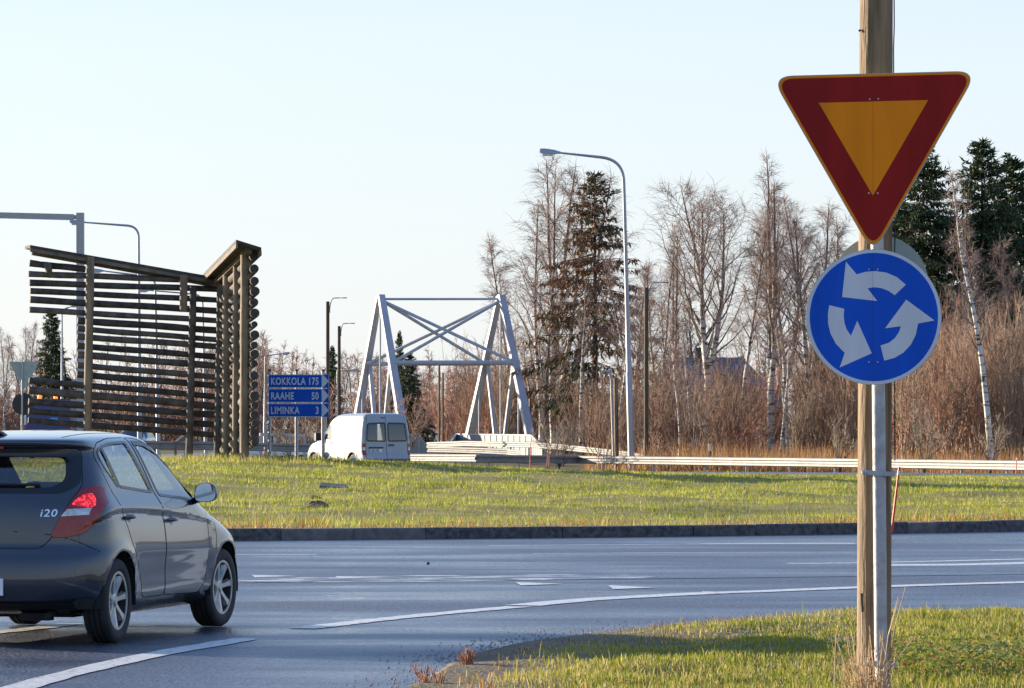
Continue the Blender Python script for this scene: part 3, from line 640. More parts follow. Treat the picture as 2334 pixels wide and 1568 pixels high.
def wheel(parent, c, sg, r=0.302, w=0.185, spokes=7, rim=0.205, steer=0.0):
    """tyre with alloy rim; sg is the side its face looks to"""
    e = bpy.data.objects.new('wheel', mkmesh('wheel', (lambda m: (m.lathe([(0.0, -0.01), (0.09, -0.01), (0.09, -0.06), (0.0, -0.06)], 16), m)[1])(MB()), M_DIRT)); COL.objects.link(e)
    e.parent = parent; e.location = c; e.rotation_euler = (0, 0, (0 if sg > 0 else math.pi) + steer); ORG[e] = Vector((0, 0, 0))
    h = w / 2; t = MB(); pr = [(rim, -h * 0.8), (r * 0.85, -h), (r * 0.955, -h * 0.93), (r, -h * 0.70)]
    for g in (-0.42, 0.0, 0.42): pr += [(r, h * (g - 0.10)), (r - 0.009, h * (g - 0.07)), (r - 0.009, h * (g + 0.07)), (r, h * (g + 0.10))]
    pr += [(r, h * 0.70), (r * 0.955, h * 0.93), (r * 0.85, h), (r * 0.74, h * 0.97), (rim, h * 0.86), (rim - 0.008, h * 0.7)]
    t.lathe(pr, 48); obj('tyre', t, M_RUBBER, e, smooth=50)
    b = MB(); b.lathe([(rim + 0.002, h * 0.9), (rim - 0.014, h * 0.88), (rim - 0.022, h * 0.72), (rim - 0.03, h * 0.1), (rim - 0.05, -h * 0.3), (0.0, -h * 0.3)], 40)
    obj('rim_barrel', b, M_DIRT, e, smooth=30)
    s_ = MB(); s_.lathe([(rim + 0.003, h * 0.9), (rim - 0.016, h * 0.9), (rim - 0.018, h * 0.7)], 40)
    s_.lathe([(0.0, h * 0.74), (0.03, h * 0.74), (0.036, h * 0.66), (0.06, h * 0.6), (0.066, h * 0.45)], 20)
    for k in range(spokes):
        a = 2 * math.pi * k / spokes + 0.3; ca, sa = math.cos(a), math.sin(a)
        def P_(rr, tt, yy): return (rr * ca - tt * sa, yy, rr * sa + tt * ca)
        v = []
        for rr, tw, yy in ((0.045, 0.028, h * 0.62), (0.10, 0.026, h * 0.70), (0.15, 0.029, h * 0.80), (rim - 0.006, 0.046, h * 0.86)):
            v += [P_(rr, -tw, yy - 0.03), P_(rr, -tw * 0.6, yy), P_(rr, tw * 0.6, yy), P_(rr, tw, yy - 0.03)]
        s_.add(v, [(4 * i + j, 4 * i + j + 1, 4 * i + j + 5, 4 * i + j + 4) for i in range(3) for j in range(3)])
    obj('rim', s_, M_ALLOY, e, smooth=35); return e

# ---- dark hatchback
PHI = R(13.0); e_ = Vector((math.sin(PHI), math.cos(PHI), 0)); lf_ = Vector((-math.cos(PHI), math.sin(PHI), 0))
car_o = Vector((-2.78, 29.13, 0)) - 0.615 * e_ + 0.84 * lf_
car = thing('hatchback_car', 'dark graphite five-door hatchback seen from behind, waiting at the yield line on the left', 'car', car_o, R(90) - PHI, local=True)
tab = [(.19, .50, 3.5, .74), (.23, .22, 3.72, .79), (.30, .05, 3.86, .825), (.45, .0, 3.92, .848), (.58, .012, 3.93, .856), (.645, .04, 3.91, .858), (.68, .085, 3.88, .858), (.74, .092, 3.76, .857),
       (.80, .096, 3.60, .856), (.88, .104, 3.32, .85), (.94, .112, 3.08, .842), (1.0, .128, 2.93, .815), (1.06, .152, 2.81, .785), (1.15, .197, 2.63, .755), (1.25, .255, 2.44, .72), (1.33, .305, 2.28, .69),
       (1.375, .30, 2.19, .67), (1.395, .20, 2.15, .66), (1.43, .185, 2.08, .635), (1.455, .32, 2.02, .595), (1.475, .60, 1.96, .52), (1.492, .92, 1.87, .42), (1.503, 1.2, 1.75, .28), (1.507, 1.4, 1.6, .12)]
lv = list(np.arange(.19, .66, .035)) + list(np.arange(.66, 1.37, .03)) + [1.375, 1.385, 1.395, 1.41, 1.425, 1.435, 1.445, 1.455, 1.465, 1.475, 1.483, 1.492, 1.498, 1.503, 1.507]
sh = Shell(tab, lv, [(0, .45), (1.6, .42)], 3.0, [(0, .7), (.7, .75), (.85, .9), (1.0, .62), (1.3, .45), (1.6, .3)], 2.5, 14, 30, 16)
crease = smooth_poly([(.17, .80), (.26, .875), (.44, .938), (.67, .958), (1.05, .952), (1.63, .924), (2.3, .872), (2.92, .812)], 4, False)
def zc(x): return float(np.interp(x, [p[0] for p in crease], [p[1] for p in crease]))
def depth_c(x): return float(np.interp(x, [.15, .35, 1.7, 2.6, 2.95], [0, 1, 1, .6, 0]))
for sg in (-1, 1):
    sh.cut('side', crease, sg, closed=False)
    sh.cut('side', [(x, z - .012 - .03 * depth_c(x)) for x, z in crease], sg, closed=False)
for v in sh.bm.verts:                                       # shoulder undercut, arch flares, sill tuck
    x, y, z = v.co
    if abs(y) < 0.3: continue
    sg = 1 if y > 0 else -1
    if .17 < x < 2.92:
        u = zc(x) - z; b_ = .012 + .03 * depth_c(x); a_ = .017 * depth_c(x)
        if u > 1e-4: v.co.y -= sg * a_ * (min(1, u / b_) if u < b_ else max(0, 1 - (u - b_) / .26) ** 2)
    for ax in (.615, 3.14):
        rr = math.hypot(x - ax, z - .30)
        v.co.y += sg * .018 * math.exp(-((rr - .37) / .055) ** 2) * (1 if z > .2 else 0)
    if .95 < x < 2.8 and z < .30: v.co.y -= sg * .03 * min(1, (.30 - z) / .06)
    if .98 < x < 2.75 and .36 < z < .62: v.co.y -= sg * .010 * math.sin((z - .36) / .26 * math.pi)
sh.bm.normal_update(); sh.bvh = BVHTree.FromBMesh(sh.bm)
front_door = round_poly([(1.42, 1.452), (1.62, 1.445), (1.93, 1.378), (2.25, 1.245), (2.60, 1.03), (2.69, .93), (2.70, .75), (2.73, .56), (2.66, .36), (2.54, .285), (1.70, .30), (1.665, .60), (1.64, .92), (1.585, 1.03)], [.03, .05, .1, .1, .05, .05, .1, .1, .1, .05, .03, .1, .1, .1], 3)
rear_door = round_poly([(1.405, 1.452), (1.0, 1.448), (.66, 1.415), (.535, 1.345), (.575, 1.18), (.69, .98), (.80, .80), (.87, .70), (1.03, .55), (1.12, .42), (1.145, .33), (1.22, .30), (1.69, .30), (1.655, .60), (1.63, .92), (1.575, 1.03)], [.03, .1, .1, .07, .08, .1, .1, .1, .1, .1, .06, .06, .03, .1, .1, .1], 3)
front_win = round_poly([(1.49, 1.415), (1.70, 1.402), (1.99, 1.325), (2.22, 1.215), (2.41, 1.085), (2.465, .985), (1.665, 1.032)], [.02, .1, .1, .08, .05, .03, .02], 3)
rear_win = round_poly([(1.30, 1.418), (.98, 1.412), (.74, 1.388), (.845, 1.105), (1.515, 1.055)], [.02, .1, .02, .02, .02], 3)
quarter_win = round_poly([(.70, 1.384), (.60, 1.35), (.63, 1.25), (.79, 1.108), (.81, 1.107)], [.01, .05, .05, .01, .01], 3)
def grow(p, k):
    c = Vector((sum(a for a, b in p) / len(p), sum(b for a, b in p) / len(p))); return [((a - c.x) * (1 + k / abs(a - c.x + 1e-9) * min(1, abs(a - c.x) / .05)) + c.x if abs(a - c.x) > 1e-6 else a, b + (k if b > c.y else -k)) for a, b in p]
arch = lambda ax: [(ax + .355 * math.cos(t), .30 + .355 * math.sin(t)) for t in np.linspace(-.5, math.pi + .5, 30)]
gl = round_poly([(-.535, 1.315), (.535, 1.315), (.56, 1.15), (.47, 1.105), (-.47, 1.105), (-.56, 1.15)], [.07, .07, .06, .06, .06, .06], 4)
glb = round_poly([(-.61, 1.372), (.61, 1.372), (.665, 1.13), (.56, 1.062), (-.56, 1.062), (-.665, 1.13)], [.06, .06, .05, .05, .05, .05], 4)
gate = round_poly([(-.60, 1.395), (.60, 1.395), (.675, 1.12), (.60, .97), (.53, .78), (.44, .682), (-.44, .682), (-.53, .78), (-.60, .97), (-.675, 1.12)], [.05, .05, .05, .05, .05, .05, .05, .05, .05, .05], 3)
lamp = lambda s: [(s * a, b) for a, b in round_poly([(.665, 1.09), (.725, 1.118), (.785, 1.10), (.818, 1.03), (.81, .94), (.775, .85), (.72, .785), (.60, .757), (.50, .762), (.56, .895), (.612, .985)], .03, 3)]
lampw = lambda s: [(s * a, b) for a, b in [(.565, .905), (.608, .955), (.752, .962), (.742, .915)]]
lampt = lambda s: [(s * a, b) for a, b in smooth_poly([(.635, .985), (.685, 1.05), (.735, 1.06), (.765, 1.0), (.755, .968)], 3)]
shield = round_poly([(-.60, 1.05), (.60, 1.05), (.55, 1.385), (-.55, 1.385)], .05, 3)
sh.cut('rear', glb, 1, 'glass_band'); sh.cut('rear', gl, 1, 'rear_glass'); sh.cut('front', shield, 1, 'windscreen')
for sg in (-1, 1):
    s_ = 'r' if sg < 0 else 'l'
    for nm, pl in (('front_door_', front_door), ('rear_door_', rear_door), ('front_win_', front_win), ('rear_win_', rear_win), ('quarter_', quarter_win), ('hole', arch(.615)), ('hole', arch(3.14))):
        sh.cut('side', pl, sg, nm + s_ if nm != 'hole' else nm)
    sh.cut('rear', lamp(sg), 1, 'lamp_' + s_); sh.cut('rear', lampw(sg), 1, 'lampw_' + s_); sh.cut('rear', lampt(sg), 1, 'lampt_' + s_)
    hl = [(sg * a, b) for a, b in [(.45, .66), (.50, .76), (.72, .80), (.70, .68)]]
    sh.cut('front', hl, 1, 'head_' + s_)
sh.split()
body = sh.build('body', 'body', M_CARP, car)
sh.build('glass_band', 'rear_window_band', M_BLACK, car, .001)
rg = sh.build('rear_glass', 'rear_window', M_GLASS, car, -.003)
sh.build('windscreen', 'windscreen', M_GLASS, car, -.003)
for s_, sg in (('r', -1), ('l', 1)):
    for dn, wn_, dp, wp, hx, hz in (('front_door_', 'front_win_', front_door, front_win, 1.815, .846), ('rear_door_', 'rear_win_', rear_door, rear_win, .845, .886)):
        d_ = sh.build(dn + s_, 'door', M_CARP, car)
        sh.build(wn_ + s_, 'window', M_GLASSS, d_, -.004)
        if dn[0] == 'r': sh.build('quarter_' + s_, 'quarter_window', M_GLASSS, d_, -.004)
        fr = MB(); sh.line(fr, 'side', wp, sg, .022, .003, True)
        if dn[0] == 'r':
            sh.line(fr, 'side', quarter_win, sg, .018, .003, True); sh.line(fr, 'side', [(.715, 1.388), (.828, 1.107)], sg, .026, .004); sh.line(fr, 'side', [(1.31, 1.418), (1.53, 1.055)], sg, .05, .0025)
        else: sh.line(fr, 'side', [(1.48, 1.415), (1.70, 1.405), (1.99, 1.33), (2.22, 1.22), (2.42, 1.085)], sg, .04, .0025); sh.line(fr, 'side', [(2.43, 1.09), (2.53, .985)], sg, .09, .0022)
        obj('window_frame', fr, M_BLACK, d_)
        h, n_ = sh.on('side', hx, hz, sg); hb = MB()
        hb.tube([h + Vector((q, sg * (.008 + .026 * math.cos(q / .105 * math.pi / 2)), .006 * math.cos(q * 14))) for q in np.linspace(-.105, .105, 9)], [.008, .014, .017, .018, .018, .018, .017, .014, .008], 8)
        ho = obj('handle', hb, M_CARP, d_, smooth=60)
        hb = MB(); hb.lathe([(0, -.002), (.03, -.001), (.045, .003)], 16, 1, h + Vector((0, -sg * .0, 0)))
        for i, p in enumerate(hb.v):
            q, w_ = sh.on('side', p.x, hz + (p.z - h.z) * 0.8, sg); hb.v[i] = q + w_ * .0015
        obj('handle_recess', hb, M_BLACK, ho)
        sm = MB(); sh.line(sm, 'side', dp, sg, .007, .0012, True); obj('shut_line', sm, M_DIRT, d_)
    l_ = sh.build('lamp_' + s_, 'tail_light', M_REDL, car, .006, .02)
    sh.build('lampw_' + s_, 'reversing_light', M_WLENS, l_, .0075, .01); sh.build('lampt_' + s_, 'brake_light', M_REDON, l_, .0068, .01)
    sh.build('head_' + s_, 'headlight', M_WLENS, car, .004, .02)
    for ax in (.615, 3.14):                                  # wheel housings
        hb = MB(); A = np.linspace(-.12, math.pi + .12, 24); V = []
        for yy in (.845, .50): V += [(ax + .365 * math.cos(t), sg * yy, .30 + .365 * math.sin(t)) for t in A]
        hb.add(V, [(i, i + 1, 24 + i + 1, 24 + i) for i in range(23)] + [tuple(range(24, 48))]); obj('wheel_housing', hb, M_DIRT, car)
        wheel(car, (ax, sg * .752, .302), sg, steer=R(-4) if ax > 1 else 0)
    mm = MB()                                                 # door mirror
    hx, hy, hz = 2.40, sg * .935, 1.04
    prof = [(-.082, -.045), (-.075, .03), (-.04, .068), (.02, .074), (.068, .052), (.088, .0), (.078, -.05), (.03, -.072), (-.05, -.07)]
    pr = smooth_poly(prof, 3); V = []; K = len(pr)
    for xx, sc in ((-.055, .97), (-.045, 1.0), (.0, .97), (.04, .80), (.07, .48), (.08, .1)):
        V += [(hx + xx, hy + sg * u * sc, hz + v_ * sc) for u, v_ in pr]
    mm.add(V, [(i * K + k, i * K + (k + 1) % K, (i + 1) * K + (k + 1) % K, (i + 1) * K + k) for i in range(5) for k in range(K)] + [tuple(range(5 * K, 6 * K))])
    mm.tube([(hx + .02, hy - sg * .06, hz - .045), (hx + .05, hy - sg * .12, hz - .065), (hx + .05, hy - sg * .17, hz - .07)], [.03, .026, .03], 8)
    mo = obj('door_mirror', mm, M_BLACK, car, smooth=50)
    mg = MB(); mg.add([(hx - .05, hy + sg * u * .93, hz + v_ * .93) for u, v_ in pr], [tuple(range(K))]); obj('mirror_glass', mg, M_MIRROR, mo)
    ms = MB(); ms.box((hx - .005, hy + sg * .084, hz - .018), (.06, .012, .022)); obj('indicator', ms, M_WLENS, mo)
ln = MB(); sh.line(ln, 'rear', gate, 1, .007, .0012, True); obj('tailgate_gap', ln, M_DIRT, car)
for sg in (-1, 1):
    for kd_, pl_, cl_ in (('rear', lamp(sg), True), ('side', [(.10, .80), (.17, .74), (.27, .655)], False), ('side', [(2.78, .95), (2.86, .80), (2.9, .7), (2.86, .6)], False)):
        ln = MB(); sh.line(ln, kd_, pl_, sg, .006, .0015, cl_); obj('panel_gap', ln, M_DIRT, car)
ln = MB()                                                      # roof seam
for sg in (-1, 1):
    V = []
    for x in np.linspace(.42, 1.95, 24):
        h, n_, i_, d_ = sh.bvh.ray_cast(Vector((x, sg * (.49 - .02 * x), 3)), Vector((0, 0, -1)))
        if h: V += [h + Vector((0, .006, .0015)), h + Vector((0, -.006, .0015))]
    ln.add(V, [(2 * i, 2 * i + 1, 2 * i + 3, 2 * i + 2) for i in range(len(V) // 2 - 1)])
obj('roof_seam', ln, M_DIRT, car)
tx = text_mb('i20', .105, .003, 1.12, .0012, .18); h, n_ = sh.on('rear', -.49, .93)
tn = Vector((n_.y, -n_.x, 0)).normalized(); 
if tn.y > 0: tn = -tn
Mt = Matrix((tn, n_.cross(tn) * (1 if n_.cross(tn).z > 0 else -1), n_)).transposed()
place_text(tx, Mt, h + n_ * .004, 0.86, 0.72, left=-.065, base=-.028); obj('lettering', tx, M_CHROME, car)
wp = MB(); pts = []
for q in np.linspace(.12, -.40, 10):
    h, n_ = sh.on('rear', q, 1.118 - .0); pts.append(h + n_ * .018)
wp.tube(pts, .011, 6); h, n_ = sh.on('rear', .05, 1.075); wp.tube([h, h + n_ * .03, pts[1]], [.03, .026, .012], 8); obj('wiper', wp, M_BLACK, car, smooth=True)
an_ = MB(); an_.tube([(.56, 0, 1.452), (.50, 0, 1.478), (.455, 0, 1.492), (.435, 0.004, 1.50)], [.035, .026, .012, .006], 8); an_.tube([(.445, 0, 1.49), (.36, .03, 1.60), (.22, .075, 1.86)], [.006, .0045, .002], 6); obj('antenna', an_, M_BLACK, car, smooth=60)
sb = MB(); sb.box((.205, 0, 1.385), (.02, .26, .016)); obj('high_brake_light', sb, M_REDL, car)
h, n_ = sh.on('rear', 0, .415); pb = MB(); pb.box(h + Vector((-.01, 0, 0)), (.012, .40, .118)); obj('licence_plate', pb, M_PLATE, car)
lowb = MB(); sh.line(lowb, 'rear', [(-.78, .30), (-.5, .285), (0, .28), (.5, .285), (.78, .30)], 1, .09, .006); obj('lower_valance', lowb, M_DARK, car)
ub = MB(); ub.box((2.0, 0, .25), (3.2, 1.15, .12)); ub.box((.95, 0, .28), (.5, 1.0, .14)); ub.tube([(.12, -.48, .21), (.5, -.46, .235), (1.0, -.3, .23)], .024, 10); ub.box((.24, -.36, .20), (.10, .22, .05)); obj('underbody', ub, M_DIRT, car)
for yy in (-.37, .37):                                        # front seats
    st = MB(); st.prism(round_poly([(-.25, .0), (.25, .0), (.25, .55), (.12, .62), (-.12, .62), (-.25, .55)], .08, 3), -.05, .05, Matrix(((0, -.18, 1), (1, 0, 0), (0, 1, 0))), (1.42, yy, .52))
    st.prism(round_poly([(-.14, .0), (.14, .0), (.14, .19), (-.14, .19)], .06, 3), -.04, .04, Matrix(((0, -.18, 1), (1, 0, 0), (0, 1, 0))), (1.30, yy, 1.17)); st.box((1.65, yy, .5), (.5, .5, .14)); obj('seat', st, M_SEAT, car, smooth=30)
st = MB(); st.prism(round_poly([(-.6, 0), (.6, 0), (.6, .48), (-.6, .48)], .08, 3), -.05, .05, Matrix(((0, -.25, 1), (1, 0, 0), (0, 1, 0))), (.72, 0, .5)); obj('rear_seat', st, M_SEAT, car, smooth=30)
for yy in (-.36, .36):
    st = MB(); st.prism(round_poly([(-.13, 0), (.13, 0), (.13, .16), (-.13, .16)], .05, 3), -.03, .03, Matrix(((0, -.2, 1), (1, 0, 0), (0, 1, 0))), (.60, yy, .98)); obj('headrest', st, M_SEAT, car, smooth=30)
db = MB(); db.box((2.62, 0, .86), (.5, 1.3, .22)); obj('dashboard', db, M_DARK, car)
sw = MB(); sw.tube([(2.22 + .05 * math.sin(t), .37 + .185 * math.cos(t), .93 + .18 * math.sin(t)) for t in np.linspace(0, 2 * math.pi, 25)], .014, 6, False); obj('steering_wheel', sw, M_DARK, car)

# driver : one skinned body, hair and coat colours as children
def skin_body(name, joints, edges, mat_, parent):
    me = bpy.data.meshes.new(name); me.from_pydata([j[0] for j in joints], edges, []); o = bpy.data.objects.new(name, me); COL.objects.link(o)
    md = o.modifiers.new('skin', 'SKIN'); md.use_smooth_shade = True
    for sv, j in zip(me.skin_vertices[0].data, joints): sv.radius = (j[1], j[2] if len(j) > 2 else j[1])
    me.skin_vertices[0].data[0].use_root = True
    sb_ = o.modifiers.new('sub', 'SUBSURF'); sb_.levels = 2; sb_.render_levels = 2
    dg = bpy.context.evaluated_depsgraph_get(); m2 = bpy.data.meshes.new_from_object(o.evaluated_get(dg)); bpy.data.objects.remove(o)
    m2.name = name; m2.materials.clear(); m2.materials.append(mat_); q = bpy.data.objects.new(name, m2); COL.objects.link(q)
    if parent: q.parent = parent; ORG[q] = ORG[parent]
    return q
M_SKIN = pm('skin', (0.42, 0.26, 0.19), 0.6, var=0.1); M_HAIR = pm('dark_hair', (0.02, 0.016, 0.013), 0.7, var=0.3, bump=0.4); M_COAT = pm('dark_coat', (0.02, 0.022, 0.028), 0.85, var=0.2)
dx, dy = 1.62, .42
J = [((dx - .05, dy, .60), .17, .14), ((dx - .07, dy, .80), .16, .12), ((dx - .09, dy, .98), .19, .12), ((dx - .08, dy, 1.06), .09, .08), ((dx - .06, dy, 1.12), .058), ((dx - .045, dy, 1.19), .075, .085), ((dx - .05, dy, 1.28), .085, .095), ((dx - .055, dy, 1.35), .055, .06), ((dx + .055, dy, 1.225), .016),
     ((dx - .08, dy + .19, 1.02), .07), ((dx + .08, dy + .24, .82), .05), ((dx + .36, dy + .15, .88), .035), ((dx + .47, dy + .12, .94), .034),
     ((dx - .08, dy - .19, 1.02), .07), ((dx + .08, dy - .24, .82), .05), ((dx + .36, dy - .22, .88), .035), ((dx + .47, dy - .18, .94), .034),
     ((dx + .38, dy + .12, .58), .09), ((dx + .72, dy + .12, .36), .06), ((dx + .38, dy - .12, .58), .09), ((dx + .72, dy - .12, .36), .06)]
E_ = [(0, 1), (1, 2), (2, 3), (3, 4), (4, 5), (5, 6), (6, 7), (5, 8), (2, 9), (9, 10), (10, 11), (11, 12), (2, 13), (13, 14), (14, 15), (15, 16), (0, 17), (17, 18), (0, 19), (19, 20)]
pbase = car_o + (e_ * 0 + Vector((0, 0, 0)))
per = thing('person', 'driver in dark coat with dark hair at the wheel of the graphite hatchback', 'person', car_o, R(90) - PHI, local=True)
pbody = skin_body('body', J, E_, M_COAT, per)
hd = MB(); hd.lathe([(0.0, 1.392), (.045, 1.385), (.078, 1.36), (.096, 1.315), (.10, 1.265), (.092, 1.21), (.07, 1.165), (.055, 1.15)], 20, 2, (dx - .065, dy, 0)); obj('hair', hd, M_HAIR, per, smooth=True)

# ---- white panel van
vh = R(29.6); vdir = Vector((-math.sin(vh), math.cos(vh), 0)); vo = at(884, 973, 136.0); vo.z = 0
van = thing('panel_van', 'white high-roof panel van driving off behind the blue distance boards', 'van', vo, R(90) + vh, local=True)
tabv = [(.26, .10, 4.40, .80), (.33, .0, 4.50, .87), (.50, -.02, 4.54, .885), (.60, -.01, 4.54, .89), (.66, .04, 4.50, .893), (.80, .045, 4.42, .895), (.92, .05, 4.28, .895), (1.02, .055, 4.0, .892), (1.10, .06, 3.62, .888), (1.16, .062, 3.45, .884), (1.40, .08, 3.14, .862), (1.60, .10, 2.93, .835), (1.78, .13, 2.70, .80), (1.88, .155, 2.48, .76), (1.94, .19, 2.28, .70), (1.965, .26, 2.12, .60), (1.98, .45, 1.95, .42), (1.985, .7, 1.7, .2)]
lvv = list(np.arange(.26, 1.85, .06)) + [1.86, 1.89, 1.915, 1.94, 1.955, 1.965, 1.975, 1.98, 1.985]
sv = Shell(tabv, lvv, [(0, .16), (2, .2)], 4.5, [(0, .5), (.9, .7), (1.1, .9), (1.3, .55), (2, .4)], 2.8, 8, 22, 12)
def varch(ax): return [(ax + .37 * math.cos(t), .32 + .37 * math.sin(t)) for t in np.linspace(-.3, math.pi + .3, 24)]
for v in sv.bm.verts:
    x, y, z = v.co
    for ax in (.82, 3.62):
        if abs(y) > .5: v.co.y += (1 if y > 0 else -1) * .03 * math.exp(-((math.hypot(x - ax, z - .32) - .41) / .06) ** 2)
sv.bm.normal_update(); sv.bvh = BVHTree.FromBMesh(sv.bm)
for sg in (-1, 1):
    s_ = 'r' if sg < 0 else 'l'
    sv.cut('rear', [(sg * a, b) for a, b in round_poly([(.05, 1.66), (.69, 1.64), (.745, 1.07), (.05, 1.06)], .06, 3)], 1, 'pane_' + s_)
    sv.cut('rear', [(sg * a, b) for a, b in [(.79, .60), (.79, .985), (.885, .985), (.89, .60)]], 1, 'lamp_' + s_)
    sv.cut('rear', [(sg * a, b) for a, b in [(.80, .76), (.80, .86), (.872, .86), (.872, .76)]], 1, 'lampw_' + s_)
    sv.cut('side', round_poly([(2.36, 1.60), (2.78, 1.58), (3.22, 1.13), (2.42, 1.13)], .05, 3), sg, 'win_' + s_)
    for ax in (.82, 3.62): sv.cut('side', varch(ax), sg, 'hole')
    sv.cut('front', [(sg * a, b) for a, b in [(.5, .75), (.5, .9), (.78, .98), (.82, .8)]], 1, 'head_' + s_)
sv.cut('front', round_poly([(-.72, 1.17), (.72, 1.17), (.62, 1.72), (-.62, 1.72)], .06, 3), 1, 'screen')
sv.cut('rear', [(-.95, .24), (.95, .24), (.95, .47), (-.95, .47)], 1, 'bumper')
sv.split(); sv.build('body', 'body', M_VANP, van); sv.build('screen', 'windscreen', M_GLASS, van, -.003); sv.build('bumper', 'rear_bumper', pm('van_bumper', (.10, .105, .11), .6), van, .012, .03)
for s_, sg in (('l', 1), ('r', -1)):
    sv.build('pane_' + s_, 'rear_window', M_GLASS, van, -.003); sv.build('win_' + s_, 'side_window', M_GLASSS, van, -.003); l_ = sv.build('lamp_' + s_, 'tail_light', M_REDL, van, .008, .03); sv.build('lampw_' + s_, 'reversing_light', M_WLENS, l_, .012, .02); sv.build('head_' + s_, 'headlight', M_WLENS, van, .006, .02)
    fr = MB(); sv.line(fr, 'rear', [(sg * a, b) for a, b in round_poly([(.05, 1.66), (.69, 1.64), (.745, 1.07), (.05, 1.06)], .06, 3)], 1, .05, .003, True); obj('window_frame', fr, M_BLACK, van); fr = MB(); sv.line(fr, 'side', round_poly([(2.36, 1.60), (2.78, 1.58), (3.22, 1.13), (2.42, 1.13)], .05, 3), sg, .035, .003, True); obj('window_frame', fr, M_BLACK, van)
    for ax in (.82, 3.62):
        wheel(van, (ax, sg * .775, .32), sg, .32, .2, 5, .2)
        hb = MB(); A = np.linspace(-.3, math.pi + .3, 20); V = []
        for yy in (.89, .5): V += [(ax + .38 * math.cos(t), sg * yy, .32 + .38 * math.sin(t)) for t in A]
        hb.add(V, [(i, i + 1, 20 + i + 1, 20 + i) for i in range(19)] + [tuple(range(20, 40))]); obj('wheel_housing', hb, M_DIRT, van)
        al = MB(); sv.line(al, 'side', [(ax + .405 * math.cos(t), .32 + .405 * math.sin(t)) for t in np.linspace(.02, math.pi - .02, 20)], sg, .07, .006); obj('wheel_arch_trim', al, pm('arch_trim', (.42, .39, .35), .7), van)
    ln = MB(); sv.line(ln, 'side', [(2.28, 1.70), (2.28, .45)], sg, .012, .002); sv.line(ln, 'side', [(3.3, 1.1), (3.2, .5), (2.28, .42)], sg, .012, .002); sv.line(ln, 'side', [(.18, 1.12), (2.25, 1.10)], sg, .02, .002); sv.line(ln, 'side', [(.4, 1.80), (2.2, 1.76)], sg, .015, .002); obj('panel_gap', ln, M_DARK, van)
    ml = MB(); sv.line(ml, 'side', [(1.22, .50), (3.2, .50)], sg, .09, .012); obj('side_moulding', ml, pm('moulding', (.5, .48, .45), .6), van)
    mm = MB(); mm.box((3.15, sg * 1.0, 1.20), (.10, .19, .26)); mm.box((3.18, sg * .90, 1.10), (.05, .1, .06)); mo = obj('door_mirror', mm, M_DARK, van)
    hb = MB(); h, n_ = sv.on('side', 2.42, 1.0, sg); hb.box(h, (.18, .04, .04)); obj('handle', hb, M_VANP, van)
ln = MB(); sv.line(ln, 'rear', [(.03, 1.90), (.03, .48)], 1, .014, .002)
for sg in (-1, 1): sv.line(ln, 'rear', [(sg * .70, 1.88), (sg * .775, 1.3), (sg * .775, .48)], 1, .012, .002)
obj('door_gap', ln, M_DIRT, van)
h, n_ = sv.on('rear', .42, .80); pb = MB(); pb.box(h + Vector((-.01, 0, -.05)), (.012, .44, .115)); pl = obj('licence_plate', pb, M_PLATE, van)
tx = text_mb('LBI-205', .11, .002, 1.0, .002); place_text(tx, Matrix(((0, 0, -1), (-1, 0, 0), (0, 1, 0))), h + Vector((-.017, .17, -.05)), .9, .95, left=-.015, base=-.035); obj('lettering', tx, M_DARK, pl)
pb = MB(); pb.box(h + Vector((-.02, 0, .045)), (.04, .52, .045)); obj('plate_lamp_bar', pb, M_DARK, van)
h, n_ = sv.on('rear', -.15, .93); pb = MB(); pb.box(h + Vector((-.015, 0, 0)), (.03, .20, .05)); obj('door_handle', pb, M_DARK, van)
h, n_ = sv.on('rear', .12, 1.83); pb = MB(); pb.box(h, (.03, .14, .035)); obj('high_brake_light', pb, M_REDL, van)
ub = MB(); ub.box((2.2, 0, .30), (3.9, 1.3, .16)); obj('underbody', ub, M_DIRT, van)
ub = MB(); ub.box((2.25, 0, 1.08), (.05, 1.56, 1.5)); obj('bulkhead', ub, M_DARK, van)
# ------------------------------------------------------------------ sign post with yield and roundabout signs
DS = 19.30; PXM = FPX / DS
def zg(x, y): return float(z_verge(np.array([x]), np.array([y]))[0])
def plate_frame(px, py, d, yaw=0.0):
    """origin and axes (u right, v up, w to the viewer) of a plate standing at pixel px,py"""
    return at(px, py, d), Matrix(((math.cos(yaw), 0, -math.sin(yaw)), (math.sin(yaw), 0, -math.cos(yaw)), (0, 1, 0)))
top, bot = at(1995.5, 150, DS), at(2008.5, 1568, DS); base_t = (bot - top) / (bot.z - top.z)
zb = zg(bot.x, DS) - .15; foot = top + base_t * (zb - top.z)
post = thing('road_sign', 'grey steel post with yellow-red yield triangle above a blue roundabout disc', 'road sign', (foot.x, foot.y, zb + .15))
mb = MB(); mb.tube([foot, top + base_t * (-.25), ], .0305, 20); obj('post', mb, M_GALV, post, smooth=True)
m, t, b = nt('sheeting_seam'); M_SIGNSEAM = m; b.inputs['Base Color'].default_value = (.05, .05, .06, 1); b.inputs['Alpha'].default_value = .16
